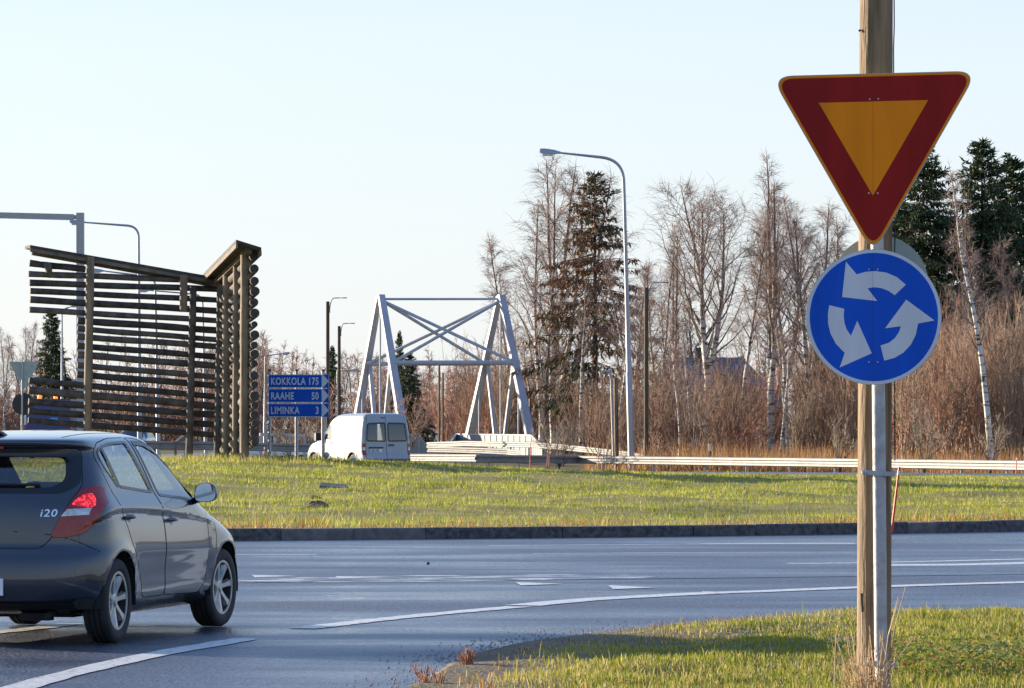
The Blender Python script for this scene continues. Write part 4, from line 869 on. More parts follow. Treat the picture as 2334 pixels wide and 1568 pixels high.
# yield triangle (crop pixels of the photo -> plate units)
c7 = lambda x, y: ((x / 2.613 + 1760) / 1.012, (y / 2.613) / 1.012)
O, Mx = plate_frame(1993, 340, DS - .062)
def U7(x, y): px, py = c7(x, y); return ((px - 1993) / PXM, (340 - py) / PXM)
def inset(poly, k):
    c = Vector((sum(p[0] for p in poly) / len(poly), sum(p[1] for p in poly) / len(poly))); out = []; N = len(poly)
    for i in range(N):
        p, a, b = (Vector(poly[j % N]) for j in (i, i - 1, i + 1)); u, v = (p - a).normalized(), (b - p).normalized()
        n1, n2 = Vector((-u.y, u.x)), Vector((-v.y, v.x)); n_ = (n1 + n2); 
        if n_.length < 1e-6: n_ = n1
        n_.normalize(); s = 1 if n_.dot(c - p) > 0 else -1; out.append(tuple(p + n_ * s * k / max(.35, n_.dot(n1))))
    return out
tri = [U7(48, 460), U7(1294, 427), U7(664, 1532)]
mb = MB(); mb.prism(round_poly(tri, .105, 10), -.004, .0, Mx, O); p0 = obj('yield_plate', mb, M_ALU, post)
mb = MB(); mb.prism(round_poly(inset(tri, .004), .10, 10), -.001, .0012, Mx, O); obj('yellow_border', mb, M_SIGNY, p0)
mb = MB(); mb.prism(round_poly(inset(tri, .0145), .085, 10), -.001, .0022, Mx, O); obj('red_band', mb, M_SIGNR, p0)
mb = MB(); mb.prism([U7(337, 621), U7(994, 604), U7(662, 1178)], -.001, .0032, Mx, O); obj('yellow_field', mb, M_SIGNY, p0)
mb = MB(); mb.prism([U7(660, 470), U7(666, 470), U7(666, 1455), U7(660, 1455)], .0, .0037, Mx, O); obj('seam', mb, M_SIGNSEAM, p0)
for x, y in ((643, 600), (694, 597), (637, 1164), (691, 1164)):
    mb = MB(); u, v = U7(x, y); mb.lathe([(0, .0075), (.003, .007), (.0052, .004), (.0052, 0)], 10, 2); mb.v = [O + Mx @ Vector((u + p.x, v + p.y, p.z + .002)) for p in mb.v]; obj('rivet', mb, M_BOLT, p0, smooth=True)
for y in (600, 1164):
    mb = MB(); u, v = U7(664, y); mb.v = []; mb.box(O + Mx @ Vector((u, v, -.02)), (.09, .028, .03)); obj('clamp', mb, M_GALVD, p0)
# roundabout disc
c8 = lambda x, y: ((x / 2.613 + 1760) / 1.012, (y / 2.613 + 500) / 1.012)
O2, Mx2 = plate_frame(*c8(668, 604), DS - .060)
c0 = c8(668, 604)
def U8(x, y): px, py = c8(x, y); return ((px - c0[0]) / PXM, (c0[1] - py) / PXM)
RD = 408 / 2.613 / 1.012 / PXM
disc = lambda r: [(r * math.cos(t), r * math.sin(t)) for t in np.linspace(0, 2 * math.pi, 73)[:-1]]
mb = MB(); mb.prism(disc(RD), -.005, 0, Mx2, O2); p1 = obj('roundabout_plate', mb, M_ALU, post)
mb = MB(); mb.prism(disc(RD - .002), -.001, .0012, Mx2, O2); obj('white_ring', mb, M_SIGNW, p1)
mb = MB(); mb.prism(disc(RD * .945), -.001, .0022, Mx2, O2); obj('blue_field', mb, M_SIGNB, p1)
arrows = [[(500, 272), (565, 348), (620, 332), (680, 328), (745, 338), (805, 364), (860, 410), (793, 473), (755, 446), (712, 430), (668, 425), (630, 432), (688, 508), (477, 484)],
          [(400, 533), (392, 585), (393, 645), (408, 705), (440, 765), (493, 820), (462, 908), (655, 822), (568, 627), (530, 717), (505, 680), (491, 640), (486, 595), (490, 555)],
          [(730, 866), (790, 850), (845, 818), (890, 770), (920, 710), (933, 643), (1032, 625), (862, 500), (735, 672), (830, 659), (818, 695), (795, 730), (760, 758), (708, 775)]]
for ar in arrows:
    mb = MB(); mb.prism([U8(x, y) for x, y in ar], -.001, .0032, Mx2, O2); obj('arrow', mb, M_SIGNW, p1)
mb = MB(); mb.prism([U8(658, 225), U8(663, 225), U8(663, 985), U8(658, 985)], .0, .0037, Mx2, O2); obj('seam', mb, M_SIGNSEAM, p1)
for x, y in ((638, 318), (690, 318), (638, 876), (690, 876)):
    mb = MB(); u, v = U8(x, y); mb.lathe([(0, .0075), (.003, .007), (.0052, .004), (.0052, 0)], 10, 2); mb.v = [O2 + Mx2 @ Vector((u + p.x, v + p.y, p.z + .002)) for p in mb.v]; obj('rivet', mb, M_BOLT, p1, smooth=True)
for y in (318, 876):
    mb = MB(); u, v = U8(664, y); mb.box(O2 + Mx2 @ Vector((u, v, -.02)), (.09, .028, .03)); obj('clamp', mb, M_GALVD, p1)
# band clamps round post and pole
for y in (1078, 1512):
    q = top + base_t * (at(2000, y, DS).z - top.z); mb = MB()
    mb.bar(q + Vector((-.075, -.034, .004)), q + Vector((.07, -.034, -.006)), .006, .022); mb.bar(q + Vector((-.075, -.034, .004)), q + Vector((-.055, .16, .004)), .006, .022); mb.bar(q + Vector((.068, -.034, -.006)), q + Vector((.06, .16, -.006)), .006, .022)
    mb.tube([q + Vector((-.085, -.045, .004)), q + Vector((-.06, -.045, .004))], .010, 8); obj('band_clamp', mb, M_GALVD, post)

# timber utility pole right behind the sign post
DP = DS + .135
pt, pb_ = at(2001.5, -900, DP), at(1991.5, 1568, DP); dirp = (pb_ - pt) / (pb_.z - pt.z); zf = zg(pb_.x, DP); pf = pt + dirp * (zf - .2 - pt.z)
pole = thing('utility_pole', 'weathered brown timber pole directly behind the yield sign post', 'pole', (pf.x, pf.y, zf))
mb = MB(); NS = 60; V = []; F = []; K = 26
for i in range(NS):
    f = i / (NS - 1); c = pf + (pt - pf) * f
    for k in range(K):
        a = 2 * math.pi * k / K; rr = (.0815 - .0045 * f) * (1 + .012 * math.sin(3 * a + i * .13) + .008 * math.sin(7 * a + 5)); V.append(c + Vector((rr * math.cos(a), rr * math.sin(a), 0)))
for i in range(NS - 1):
    for k in range(K): F.append((i * K + k, i * K + (k + 1) % K, (i + 1) * K + (k + 1) % K, (i + 1) * K + k))
mb.add(V, F + [tuple((NS - 1) * K + k for k in range(K))]); obj('shaft', mb, M_POLE, pole, smooth=60)
mb = MB(); mb.tube([at(2038, y, DP - .02) + Vector((0.004 * math.sin(y * .05), 0, 0)) for y in (-700, 0, 60, 110, 200, 540, 720, 900, 1050)], .0032, 6); obj('cable', mb, M_WIRE, pole, smooth=True)
mb = MB(); mb.tube([at(1962, 68, DP - .03), at(1957.5, 71, DP - .03)], .006, 6); obj('nail', mb, M_WIRE, pole)
mb = MB(); mb.tube([at(1964, 1352, DP - .085), at(1966, 1395, DP - .085)], .006, 6); obj('bark_split', mb, M_WIRE, pole)
# the reverse of another disc on the far side of the pole
SBX, SBY = 2006, 646
O3, M3 = plate_frame(SBX, SBY, DP + .16)
rb = thing('round_sign', 'grey back of a round sign mounted behind the timber pole', 'road sign', at(SBX, SBY, DP + .11))
mb = MB(); mb.prism(disc(.228), -.004, 0, M3, O3); q_ = obj('plate', mb, M_ALU, rb)
mb = MB(); mb.box(O3 + Vector((-.02, -.035, .1)), (.05, .07, .03)); mb.box(O3 + Vector((-.02, -.035, -.12)), (.05, .07, .03)); obj('bracket', mb, M_GALVD, rb)

# ------------------------------------------------------------------ log structure
c1 = lambda x, y: ((x / 2.614) / 1.012, (y / 2.614 + 460) / 1.012)
def zi(x, y): return float(z_island(np.array([x]), np.array([y]))[0])
def dl(x):     # distance of the left wing along the crop x
    return 102.6 + (x - 170) / (1315 - 170) * 1.2
def A1(x, y, d): return at(*c1(x, y), d)
logs = thing('log_sculpture', 'slatted gate-like sculpture of grey horizontal logs on round timber posts', 'sculpture', (-9, 101, zi(-9, 101)))
def logmb(a, b, r0, r1, n=12, seg=10, cap2=True):
    mb = MB(); P = []; Rr = []; sd = rnd.random() * 9
    for i in range(seg + 1):
        f = i / seg; p = Vector(a).lerp(Vector(b), f); p.z += .006 * math.sin(f * 9 + sd); p.y += .008 * math.sin(f * 7 + 2 * sd); P.append(p); Rr.append((r0 + (r1 - r0) * f) * (1 + .045 * math.sin(f * 17 + sd) + .03 * math.sin(f * 37 + 2 * sd)))
    mb.tube(P, Rr, n, True)
    for i in (len(mb.f) - 2, len(mb.f) - 1): mb.m[i] = 1
    return mb
sc1 = 1 / 2.614 / 1.012 / (FPX / 102)        # crop px -> metres
rowsL = [(178, 385, 515, 420, 36), (172, 448, 1082, 483, 33), (178, 503, 1312, 541, 34), (182, 552, 1312, 607, 32), (182, 604, 1312, 671, 37), (178, 665, 1312, 731, 32),
         (467, 730, 1312, 789, 38), (467, 779, 1312, 845, 31), (465, 827, 1310, 886, 34), (465, 882, 1308, 948, 34), (466, 936, 1306, 1005, 38), (466, 1000, 1304, 1070, 34),
         (463, 1055, 1300, 1121, 36), (175, 1092, 1298, 1187, 34), (172, 1150, 1296, 1245, 42), (172, 1217, 1292, 1298, 37), (172, 1274, 1290, 1357, 36), (170, 1332, 1288, 1418, 35)]
for x0, y0, x1, y1, th in rowsL:
    r = th * sc1 / 2 * 1.12
    obj('log', logmb(A1(x0, y0, dl(x0)), A1(x1, y1, dl(x1)), r * 1.03, r * .97), [M_LOGD if rnd.random() < .55 else M_LOG, M_LOG], logs, smooth=45)
obj('log_peg', logmb(A1(288, 398, dl(290) - .45), A1(300, 455, dl(290) + .3), .085, .085, 12, 4), [M_POSTW, M_LOG], logs, smooth=45)
def post_mb(xt, yt, xb, d, r, ybot=None, m=M_POSTW):
    a = A1(xt, yt, d); b = A1(xb, 1555, d); zb_ = (zi(b.x, b.y) - .3) if ybot is None else A1(xb, ybot, d).z; t = (zb_ - a.z) / (b.z - a.z); b2 = a + (b - a) * t
    return obj('post', logmb(b2, a, r, r * .93, 14, 12), [m, M_LOG], logs, smooth=45)
dp = -.28
post_mb(546, 345, 525, dl(545) + dp, .108); post_mb(1108, 455, 1104, dl(1108) + dp - .2, .10, 680); post_mb(1166, 525, 1140, dl(1165) + dp, .095, m=M_LOG); post_mb(1330, 455, 1311, 103.4, .092, m=M_LOG)
post_mb(1370, 415, 1364, 101.6, .115); post_mb(1426, 357, 1421, 99.6, .088); post_mb(1478, 300, 1474, 97.4, .118)
# right wing : logs running towards the viewer, ends showing
ends = [340, 417, 490, 552, 619, 686, 754, 815, 876, 932, 988, 1060, 1117, 1184, 1240, 1297, 1352, 1408, 1465]
for i, y in enumerate(ends):
    r = (26 if i % 2 == 1 or i in (0, 2, 4, 11) else 20) * sc1 * rnd.uniform(.93, 1.05); a = A1(1535 + rnd.uniform(-3, 4), y, 97.1)
    zc_ = a.z - (.62 if i < 3 else .45 if i < 8 else .2); yb = A1(1330, 560 + i * 48, 103.9); b = Vector((yb.x, 103.9, max(.6, min(4.9 - i * .235, a.z - .1)) if i else 4.95))
    obj('log', logmb(b, a, r * .95, r, 14, 8), [M_LOG, M_LOGEND], logs, smooth=45)
# roofs : boarded slabs, low at the corner and high at the free ends
def slab(name, a, b, w, th, m_, side):
    mb = MB(); a, b = Vector(a), Vector(b); s = Vector(side).normalized() * w / 2; t = Vector((0, 0, th)); mb.add([a - s, a + s, b + s, b - s, a - s + t, a + s + t, b + s + t, b - s + t], [(0, 1, 2, 3), (4, 7, 6, 5), (0, 4, 5, 1), (1, 5, 6, 2), (2, 6, 7, 3), (3, 7, 4, 0)]); return obj(name, mb, m_, logs)
La, Lb = A1(166, 296, 102.6), A1(1285, 490, 104.0); nrm = Vector((Lb.y - La.y, -(Lb.x - La.x), 0)).normalized()
slab('roof_board', La, Lb, .72, .075, M_ROOF, nrm); slab('roof_edge_board', La + nrm * .33 + Vector((0, 0, -.09)), Lb + nrm * .33 + Vector((0, 0, -.09)), .05, .088, M_BOARD, nrm); slab('roof_beam', La + Vector((.1, 0, -.16)), Lb + Vector((0, 0, -.16)), .14, .155, M_BOARD, nrm)
Ra, Rb = A1(1500, 285, 96.6), A1(1290, 494, 104.2); n2_ = Vector((Rb.y - Ra.y, -(Rb.x - Ra.x), 0)).normalized(); n2_ = n2_ if n2_.x > 0 else -n2_; n2_t = (n2_ + Vector((0, 0, -.30))).normalized()
slab('roof_board', Ra, Rb, .62, .075, M_ROOF, n2_t); slab('roof_edge_board', Ra - n2_ * .28 + Vector((0, 0, -.03)), Rb - n2_ * .28 + Vector((0, 0, -.03)), .05, .107, M_BOARD, n2_); slab('roof_edge_board', Ra + n2_ * .28 + Vector((0, 0, -.20)), Rb + n2_ * .28 + Vector((0, 0, -.20)), .05, .107, M_BOARD, n2_); slab('roof_beam', Ra + Vector((0, .2, -.14)), Rb + Vector((0, 0, -.14)), .14, .135, M_BOARD, n2_)
q = at(549, 1052, 96); mb = MB(); mb.box((q.x, q.y, zi(q.x, q.y) + .05), (.14, .14, .34)); o = obj('marker_stub', mb, M_POSTW, loc=(q.x, q.y, zi(q.x, q.y))); tag(o, 'short pale wooden stub in the grass before the log posts', 'stake')

# ------------------------------------------------------------------ distance boards
DB = 103.0; PB = FPX / DB
bd = thing('distance_sign', 'three stacked blue distance boards to Kokkola, Raahe and Liminka on grey posts', 'road sign', at(679, 1050, DB))
for x in (614.5, 676, 736.5):
    p = at(x, 850, DB + .07); z0 = zi(p.x, p.y); mb = MB(); mb.tube([(p.x, p.y, z0 - .2), (p.x, p.y, p.z + .05)], .043, 12); po = obj('post', mb, M_GALV, bd, smooth=True)
    mb = MB(); mb.tube([(p.x, p.y, p.z + .05), (p.x, p.y, p.z + .09)], .048, 12); obj('post_cap', mb, M_DARK, po)
for y0, y1, nm, km in ((852.5, 884, 'KOKKOLA', '175'), (885, 917.5, 'RAAHE', '50'), (918.5, 950.5, 'LIMINKA', '3')):
    O4, M4 = plate_frame(611, y1, DB); W, Hh = 138.5 / PB, (y1 - y0) / PB - .008
    mb = MB(); mb.prism([(0, 0), (W, 0), (W, Hh), (0, Hh)], -.02, 0, M4, O4); pl = obj('board', mb, M_SIGNW, bd)
    mb = MB(); mb.prism([(.018, .018), (W - .18, .018), (W - .18, Hh - .018), (.018, Hh - .018)], -.004, .003, M4, O4); obj('blue_panel', mb, M_SIGNB, pl)
    mb = MB(); ax = W - .165
    mb.prism([(ax + .02, Hh - .006), (W - .012, Hh / 2 + .012), (W - .002, Hh - .006)], -.004, .003, M4, O4); mb.prism([(ax + .02, .006), (W - .002, .006), (W - .012, Hh / 2 - .012)], -.004, .003, M4, O4); obj('arrow_corner', mb, M_SIGNB, pl)
    tx = text_mb(nm, .245, .003, 1.10, .006); place_text(tx, M4, O4 + M4 @ Vector((0, 0, .005)), .70, 1.02, left=.075, base=.082); obj('lettering', tx, M_SIGNW, pl)
    tx = text_mb(km, .245, .003, 1.05, .006); place_text(tx, M4, O4 + M4 @ Vector((0, 0, .005)), .72, 1.02, right=W - .255, base=.082); obj('lettering', tx, M_SIGNW, pl)
# ground spotlights in front of the van
for x, y, lab in ((744, 1037, 'small round floodlight on a short stake beside the right post of the distance boards'), (806, 1049, 'small round floodlight low in the grass before the rear wheel of the van')):
    p = at(x, y, 101); z0 = zi(p.x, p.y); f = thing('floodlight', lab, 'floodlight', (p.x, p.y, z0), group='floodlights lighting the log sculpture')
    mb = MB(); mb.tube([(p.x, p.y, z0 - .1), (p.x, p.y, p.z)], .03, 8); obj('stake', mb, M_GALVD, f)
    mb = MB(); mb.lathe([(0, -.09), (.045, -.085), (.068, -.05), (.072, .04), (.06, .06), (0, .06)], 16, 1, p); obj('lamp_head', mb, M_GALV, f, smooth=40)

# ------------------------------------------------------------------ white steel bridge frames
DN, DF = 247.0, 256.0
br = thing('steel_bridge', 'tall white steel A-frames with cross bracing over the road bridge', 'bridge', at(1015, 1000, 251))
def col_leg(a, b, w0, w1, m_=M_WSTEEL, name='leg'):
    """tapering box leg from foot a to head b; broad along the road, slim across"""
    a, b = Vector(a), Vector(b); mb = MB(); V = []
    for q, w in ((a, w0), (b, w1)):
        for i, j in ((-1, -1), (1, -1), (1, 1), (-1, 1)): V.append(q + Matrix.Rotation(R(24), 3, 'Z') @ Vector((i * w / 2 * .84, j * w / 2 * .62, 0)))
    mb.add(V, [(3, 2, 1, 0), (4, 5, 6, 7), (0, 1, 5, 4), (1, 2, 6, 5), (2, 3, 7, 6), (3, 0, 4, 7)]); return obj(name, mb, m_, br)
px_ = FPX / 250
frames = []
for apx, nfx, ffx, s1, s2 in ((867.5, 929, 801, (853, 928), (879, 896)), (1141.5, 1217, 1062, (1107, 1132), (1166, 1140))):
    ap_n, ap_f = at(apx + 1, 671, DN + 4.2), at(apx - 3, 674, DN + 4.9)
    fn, ff = at(nfx, 1040, DN), at(ffx, 1032, DF); mid = at(apx, 1032, (DN + DF) / 2)
    fn.z = ff.z = -.15
    frames.append((ap_n, fn, ff))
    col_leg(fn, ap_n, 23 / px_, 18 / px_); col_leg(ff, ap_f, 24 / px_, 15 / px_)
    q1 = ff.lerp(ap_f, .555); q2 = fn.lerp(ap_n, .555); m1 = Vector((q1.x, q1.y, -.1)).lerp(Vector((q2.x, q2.y, -.1)), .42); m2 = Vector((q1.x, q1.y, -.1)).lerp(Vector((q2.x, q2.y, -.1)), .60)
    col_leg(m1, q1 + Vector((.18, 0, .15)), 11 / px_, 10 / px_, name='inner_strut'); col_leg(m2, q2 + Vector((-.12, 0, .1)), 11 / px_, 10 / px_, name='inner_strut')
    for f_, hz in ((.52, 8.6), (.20, 5.0), (.78, 4.6)):
        b0 = ff.lerp(fn, f_); mb = MB(); zt = hz if f_ == .52 else hz * .98; mb.tube([(b0.x, b0.y, -.1), (b0.x, b0.y, zt)], .055, 8); obj('hanger', mb, M_WSTEEL, br, smooth=True)
(A0, n0, f0), (A1_, n1_, f1_) = frames
zt = lambda a, b, t: a.lerp(b, t)
q0n, q0f, q1n, q1f = n0.lerp(A0, .57), f0.lerp(A0, .57), n1_.lerp(A1_, .57), f1_.lerp(A1_, .57)
def beam(a, b, r, nm='brace'):
    mb = MB(); mb.tube([a, b], r, 10); obj(nm, mb, M_WSTEEL, br, smooth=True)
beam(A0 + Vector((.2, .1, -.28)), A1_ + Vector((-.2, .1, -.28)), .075, 'top_beam')
beam(q0n, q1n, .15, 'cross_beam'); beam(q0f, q1f, .13, 'cross_beam')
for a, b in ((A0, q1n), (A0, q1f), (A1_, q0n), (A1_, q0f)): beam(a + Vector((0, .05, -.35)), b, .10)
# parapets of sheet panels
def parapet(label, pts, grp='bridge parapets'):
    t_ = thing('bridge_parapet', label, 'parapet', (pts[0][0].x, pts[0][0].y, -.2), group=grp); 
    for (a, ha), (b, hb) in zip(pts[:-1], pts[1:]):
        n = max(1, round((Vector((b.x, b.y, 0)) - Vector((a.x, a.y, 0))).length / .62))
        for i in range(n):
            p, q = a.lerp(b, i / n), a.lerp(b, (i + 1) / n); h0, h1 = ha + (hb - ha) * i / n, ha + (hb - ha) * (i + 1) / n; t = (q - p).normalized() * .02
            mb = MB(); nn = Vector((-(q - p).y, (q - p).x, 0)).normalized() * .01
            mb.add([p + t + nn, q - t + nn, q - t + nn + Vector((0, 0, h1)), p + t + nn + Vector((0, 0, h0)), p + t - nn, q - t - nn, q - t - nn + Vector((0, 0, h1)), p + t - nn + Vector((0, 0, h0))], [(0, 1, 2, 3), (7, 6, 5, 4), (0, 4, 5, 1), (1, 5, 6, 2), (2, 6, 7, 3), (3, 7, 4, 0)]); obj('sheet_panel', mb, M_PANEL, t_)
            mb = MB(); mb.bar(p, p + Vector((0, 0, h0)), .05, .05, (0, 1, 0)); obj('baluster', mb, M_WSTEEL, t_)
        mb = MB(); mb.bar(a + Vector((0, 0, ha)), b + Vector((0, 0, hb)), .09, .07); obj('top_rail', mb, M_WSTEEL, t_)
    return t_
pz = lambda x, y, d: at(x, y, d)
def gp(x, d, z=-.17): p = at(x, 1000, d); p.z = z; return p
parapet('light grey sheet-metal bridge parapet under the right A-frame', [(gp(1022, 243, -.1), .55), (gp(1040, 247, -.1), 1.2), (gp(1212, 240, -.15), 1.2), (gp(1236, 237, -.2), .62)])
parapet('light grey sheet-metal bridge parapet showing between the van and the bare tree', [(gp(925, 246), 1.25), (gp(955, 246), 1.25), (gp(976, 246), .45)])

# ------------------------------------------------------------------ guardrails
wprof = [(0, -.155), (.035, -.135), (.035, -.085), (-.035, -.055), (-.035, .0)]
wprof = [(.0, -.155), (-.055, -.13), (-.055, -.07), (.0, -.03), (.0, .03), (-.055, .07), (-.055, .13), (.0, .155)]
def guardrail(label, path, zr, zgf, step=4.0, h=.31, post=True, m_=M_RAIL, beams=(0,), group='guardrails', start_post=True, pd=.09):
    """path of (x,y) ; zr(s) height of the rail centre ; posts go down to the ground"""
    P = [Vector((p[0], p[1], zr(p[0], p[1]))) for p in path]; L = [0]
    for a, b in zip(P[:-1], P[1:]): L.append(L[-1] + (b - a).length)
    def pos(s):
        i = min(max(0, int(np.searchsorted(L, s)) - 1), len(P) - 2); t = (s - L[i]) / (L[i + 1] - L[i]); return P[i].lerp(P[i + 1], t)
    g = thing('guardrail', label, 'guardrail', (P[0].x, P[0].y, zgf(P[0].x, P[0].y)), group=group); n = max(1, round(L[-1] / step)); sc = h / .31
    for i in range(n):
        a, b = pos(L[-1] * i / n), pos(L[-1] * (i + 1) / n); t = (b - a).normalized(); nn = Vector((-t.y, t.x, 0)); nn = nn if nn.y < 0 else -nn   # towards the viewer
        for bz in beams:
            mb = MB(); V = []
            for q, o_ in ((a - t * .12, .0), (b + t * .12, .006)):
                for u, v in wprof: V.append(q + nn * (-u * sc - o_) + Vector((0, 0, v * sc + bz)))
            m2 = len(wprof); mb.add(V, [(k, k + 1, m2 + k + 1, m2 + k) for k in range(m2 - 1)]); ro = obj('rail', mb, m_, g)
            sm_ = ro.modifiers.new('thickness', 'SOLIDIFY'); sm_.thickness = .004
        if post:
            q = pos(L[-1] * (i + .5) / n); zz = zgf(q.x, q.y); mb = MB(); c = Vector((q.x, q.y, 0)) - nn * .10
            mb.box((c.x, c.y, (zz - .3 + q.z + max(beams) + .10) / 2), (pd, pd, q.z + max(beams) + .10 - zz + .3)); mb.box((c.x, c.y, q.z) + np.array(nn) * .05, (.07, .09, .08)); obj('post', mb, M_GALVD, g)
    return g
zo_ = lambda x, y: float(z_outer(np.array([x]), np.array([y]))[0])
def px_path(pts): return [((x - CXP) * d / FPX, d) for x, d in pts]
def px_z(pts):   # rail height interpolated from pixels
    xs = [(x - CXP) * d / FPX for x, y, d in pts]; zs = [CAM_H - (y - HOR) * d / FPX for x, y, d in pts]; return lambda X, Y: float(np.interp(X, xs, zs))
main_pts = [(880, 1043, 186), (1000, 1043.5, 182), (1090, 1044, 178)]
guardrail('pale guardrail section just right of the van', px_path([(x, d) for x, y, d in main_pts]), px_z(main_pts), zo_, 1.9, h=.34)
main_pts = [(1084, 1045.5, 176.5), (1200, 1046.5, 183), (1305, 1047.5, 187.5), (1600, 1051, 178.5), (1930, 1055, 166), (2334, 1061, 150), (2600, 1066, 142)]
guardrail('long pale guardrail running along the far verge to the right edge', px_path([(x, d) for x, y, d in main_pts]), px_z(main_pts), zo_, 4.0, h=.36)
sp = [(976, 1014, 228), (1060, 1011, 224), (1220, 1014, 216), (1300, 1021, 211), (1420, 1034, 204), (1470, 1043, 201)]
guardrail('guardrail curving down from the bridge towards the street lamps', px_path([(x, d) for x, y, d in sp]), px_z(sp), zo_, 2.2)
sp = [(978, 1024, 212), (1100, 1027, 208), (1165, 1030, 206), (1185, 1033, 205)]
guardrail('lower pale guardrail in front of the bridge parapet', px_path([(x, d) for x, y, d in sp]), px_z(sp), zo_, 1.4)
sp = [(1490, 1052, 198), (1540, 1064, 195), (1582, 1072, 193)]
guardrail('sloping guardrail end sinking to the ground right of the timber pole', px_path([(x, d) for x, y, d in sp]), px_z(sp), zo_, 2.0, post=False)
sp = [(330, 1014, 150), (520, 1017, 151), (700, 1021, 152)]
guardrail('guardrail seen between the log posts and the white van', px_path([(x, d) for x, y, d in sp]), px_z(sp), zo_, 2.6)
sp = [(590, 990, 165), (660, 992, 166), (726, 993, 167)]
gr = thing('railing', 'white tubular railing behind the distance boards', 'railing', px_path([(590, 165)])[0] + (0,))
for dz in (0, -.36):
    mb = MB(); mb.bar(at(592, 990, 165) + Vector((0, 0, dz)), at(728, 993.5, 167) + Vector((0, 0, dz)), .06, .12 if dz == 0 else .07); obj('rail', mb, M_WSTEEL, gr)
for x in (594, 626, 660, 694, 726):
    p = at(x, 992, 166); mb = MB(); mb.box((p.x, p.y + .06, (p.z - .15) / 2), (.12, .1, p.z + .15)); obj('post', mb, M_GALVD, gr)
p1_, p2_ = at(400, 1010, 148), at(432, 985, 150); mb = MB(); mb.bar(p1_, p2_, .12, .12); mb.bar(p1_, (p1_.x, p1_.y, -.1), .08, .08, (0, 1, 0)); mb.bar(p2_, (p2_.x, p2_.y, -.1), .08, .08, (0, 1, 0)); o = obj('barrier_bar', mb, M_BOARD, loc=(p1_.x, p1_.y, 0)); tag(o, 'slanting grey bar leaning up behind the log sculpture', 'barrier')

# ------------------------------------------------------------------ street lamps and poles
def bez(a, b, c, n=10):
    a, b, c = Vector(a), Vector(b), Vector(c); return [a * (1 - t) ** 2 + b * 2 * t * (1 - t) + c * t * t for t in np.linspace(0, 1, n)]
def street_lamp(label, d, xb, ybase, xk, yk, xe, ye, r0, r1, lum, wood=False, cat='street lamp', group='street lamps', bend=70):
    """pole from (xb,ybase) up to the bend near (xk,yk), arm out to (xe,ye); lum = luminaire length in metres, signed by direction"""
    p0 = at(xb, ybase, d); p0.z = zo_(p0.x, d) - .1; pk = at(xk, yk, d); pe = at(xe, ye, d); k = bend * d / FPX
    t = thing('street_lamp', label, cat, (p0.x, d, p0.z + .1), group=group)
    if wood:
        mb = MB(); mb.tube([p0, (pk.x, d, pk.z)], [r0, r0 * .9], 12); obj('pole', mb, M_POSTDK, t, smooth=True)
        s = 1 if pe.x > pk.x else -1; b0 = Vector((pk.x + s * r0, d - .02, pk.z - .55)); mb = MB(); mb.tube(bez(b0, (b0.x, d, pe.z + .02), (pk.x + (pe.x - pk.x) * .6, d, pe.z)) + [pe], r1, 8); obj('arm', mb, M_GALVD, t, smooth=True)
    else:
        u = (pe - pk).normalized(); low = pk - Vector((0, 0, k)); pts = [p0, p0.lerp(low, .35), p0.lerp(low, .36), p0.lerp(low, .75), low] + bez(low, pk, pk + u * k)[1:] + [pe]
        rr = [r0, r0 * .95, r0 * .8, r0 * .55, r0 * .46] + [r0 * .44] * 9 + [r1]; mb = MB(); mb.tube(pts, rr, 12); obj('pole', mb, M_GALV, t, smooth=40)
    s = 1 if pe.x > pk.x else -1; u = Vector((s, 0, (pe.z - pk.z) / max(.1, abs(pe.x - pk.x)) if not wood else 0)).normalized(); L = abs(lum); mb = MB()
    secs = [(0, .04, .04, 0), (.18, .075, .06, 0), (.32, .12, .085, -.01), (.72, .14, .10, -.02), (.93, .13, .09, -.02), (1.0, .10, .06, -.01)]; V = []; k_ = 1 if wood else max(1.0, L * 1.7); secs = [(f, w * k_, h * k_, z_) for f, w, h, z_ in secs]
    if wood: secs = [(f, w * .8, h * .32, 0) for f, w, h, z_ in secs]
    for f, w, h, z_ in secs:
        c = pe + u * (L * f) + Vector((0, 0, z_))
        V += [c + Vector((0, -w, -h * .6)), c + Vector((0, w, -h * .6)), c + Vector((0, w, h * .2)), c + Vector((0, w * .6, h * .8)), c + Vector((0, -w * .6, h * .8)), c + Vector((0, -w, h * .2))]
    mb.add(V, [(6 * i + j, 6 * i + (j + 1) % 6, 6 * i + 6 + (j + 1) % 6, 6 * i + 6 + j) for i in range(5) for j in range(6)] + [tuple(range(6))[::-1], tuple(range(30, 36))]); lo = obj('luminaire', mb, M_GALV if not wood else M_DARK, t, smooth=50)
    if not wood:
        mb = MB(); c = pe + u * (L * .62) + Vector((0, 0, -.09 * k_)); mb.box(c, (L * .5, .2 * k_, .06 * k_)); obj('diffuser', mb, M_WHITEP, lo)
    return t
M_POSTDK = pm('dark_timber_pole', (0.085, 0.065, 0.042), 0.85, var=0.35, scale=2, stretch=(6, 6, 0.6), bump=0.4, bscale=8)
street_lamp('tall grey street lamp with long curved arm standing behind the guardrail', 190, 1440, 1075, 1422, 364, 1279, 348.5, .155, .045, -1.0, bend=52)
street_lamp('dark timber lamp pole just right of the tall curved street lamp', 194, 1473, 1075, 1473, 655, 1505, 644, .112, .028, .40, wood=True)
street_lamp('farther left timber lamp pole rising above the distance boards', 200, 747, 1040, 747, 687, 775, 679, .095, .025, .34, wood=True)
street_lamp('lower timber lamp pole between the distance boards and the bridge', 225, 773, 1040, 773, 743, 795, 737, .095, .025, .34, wood=True)
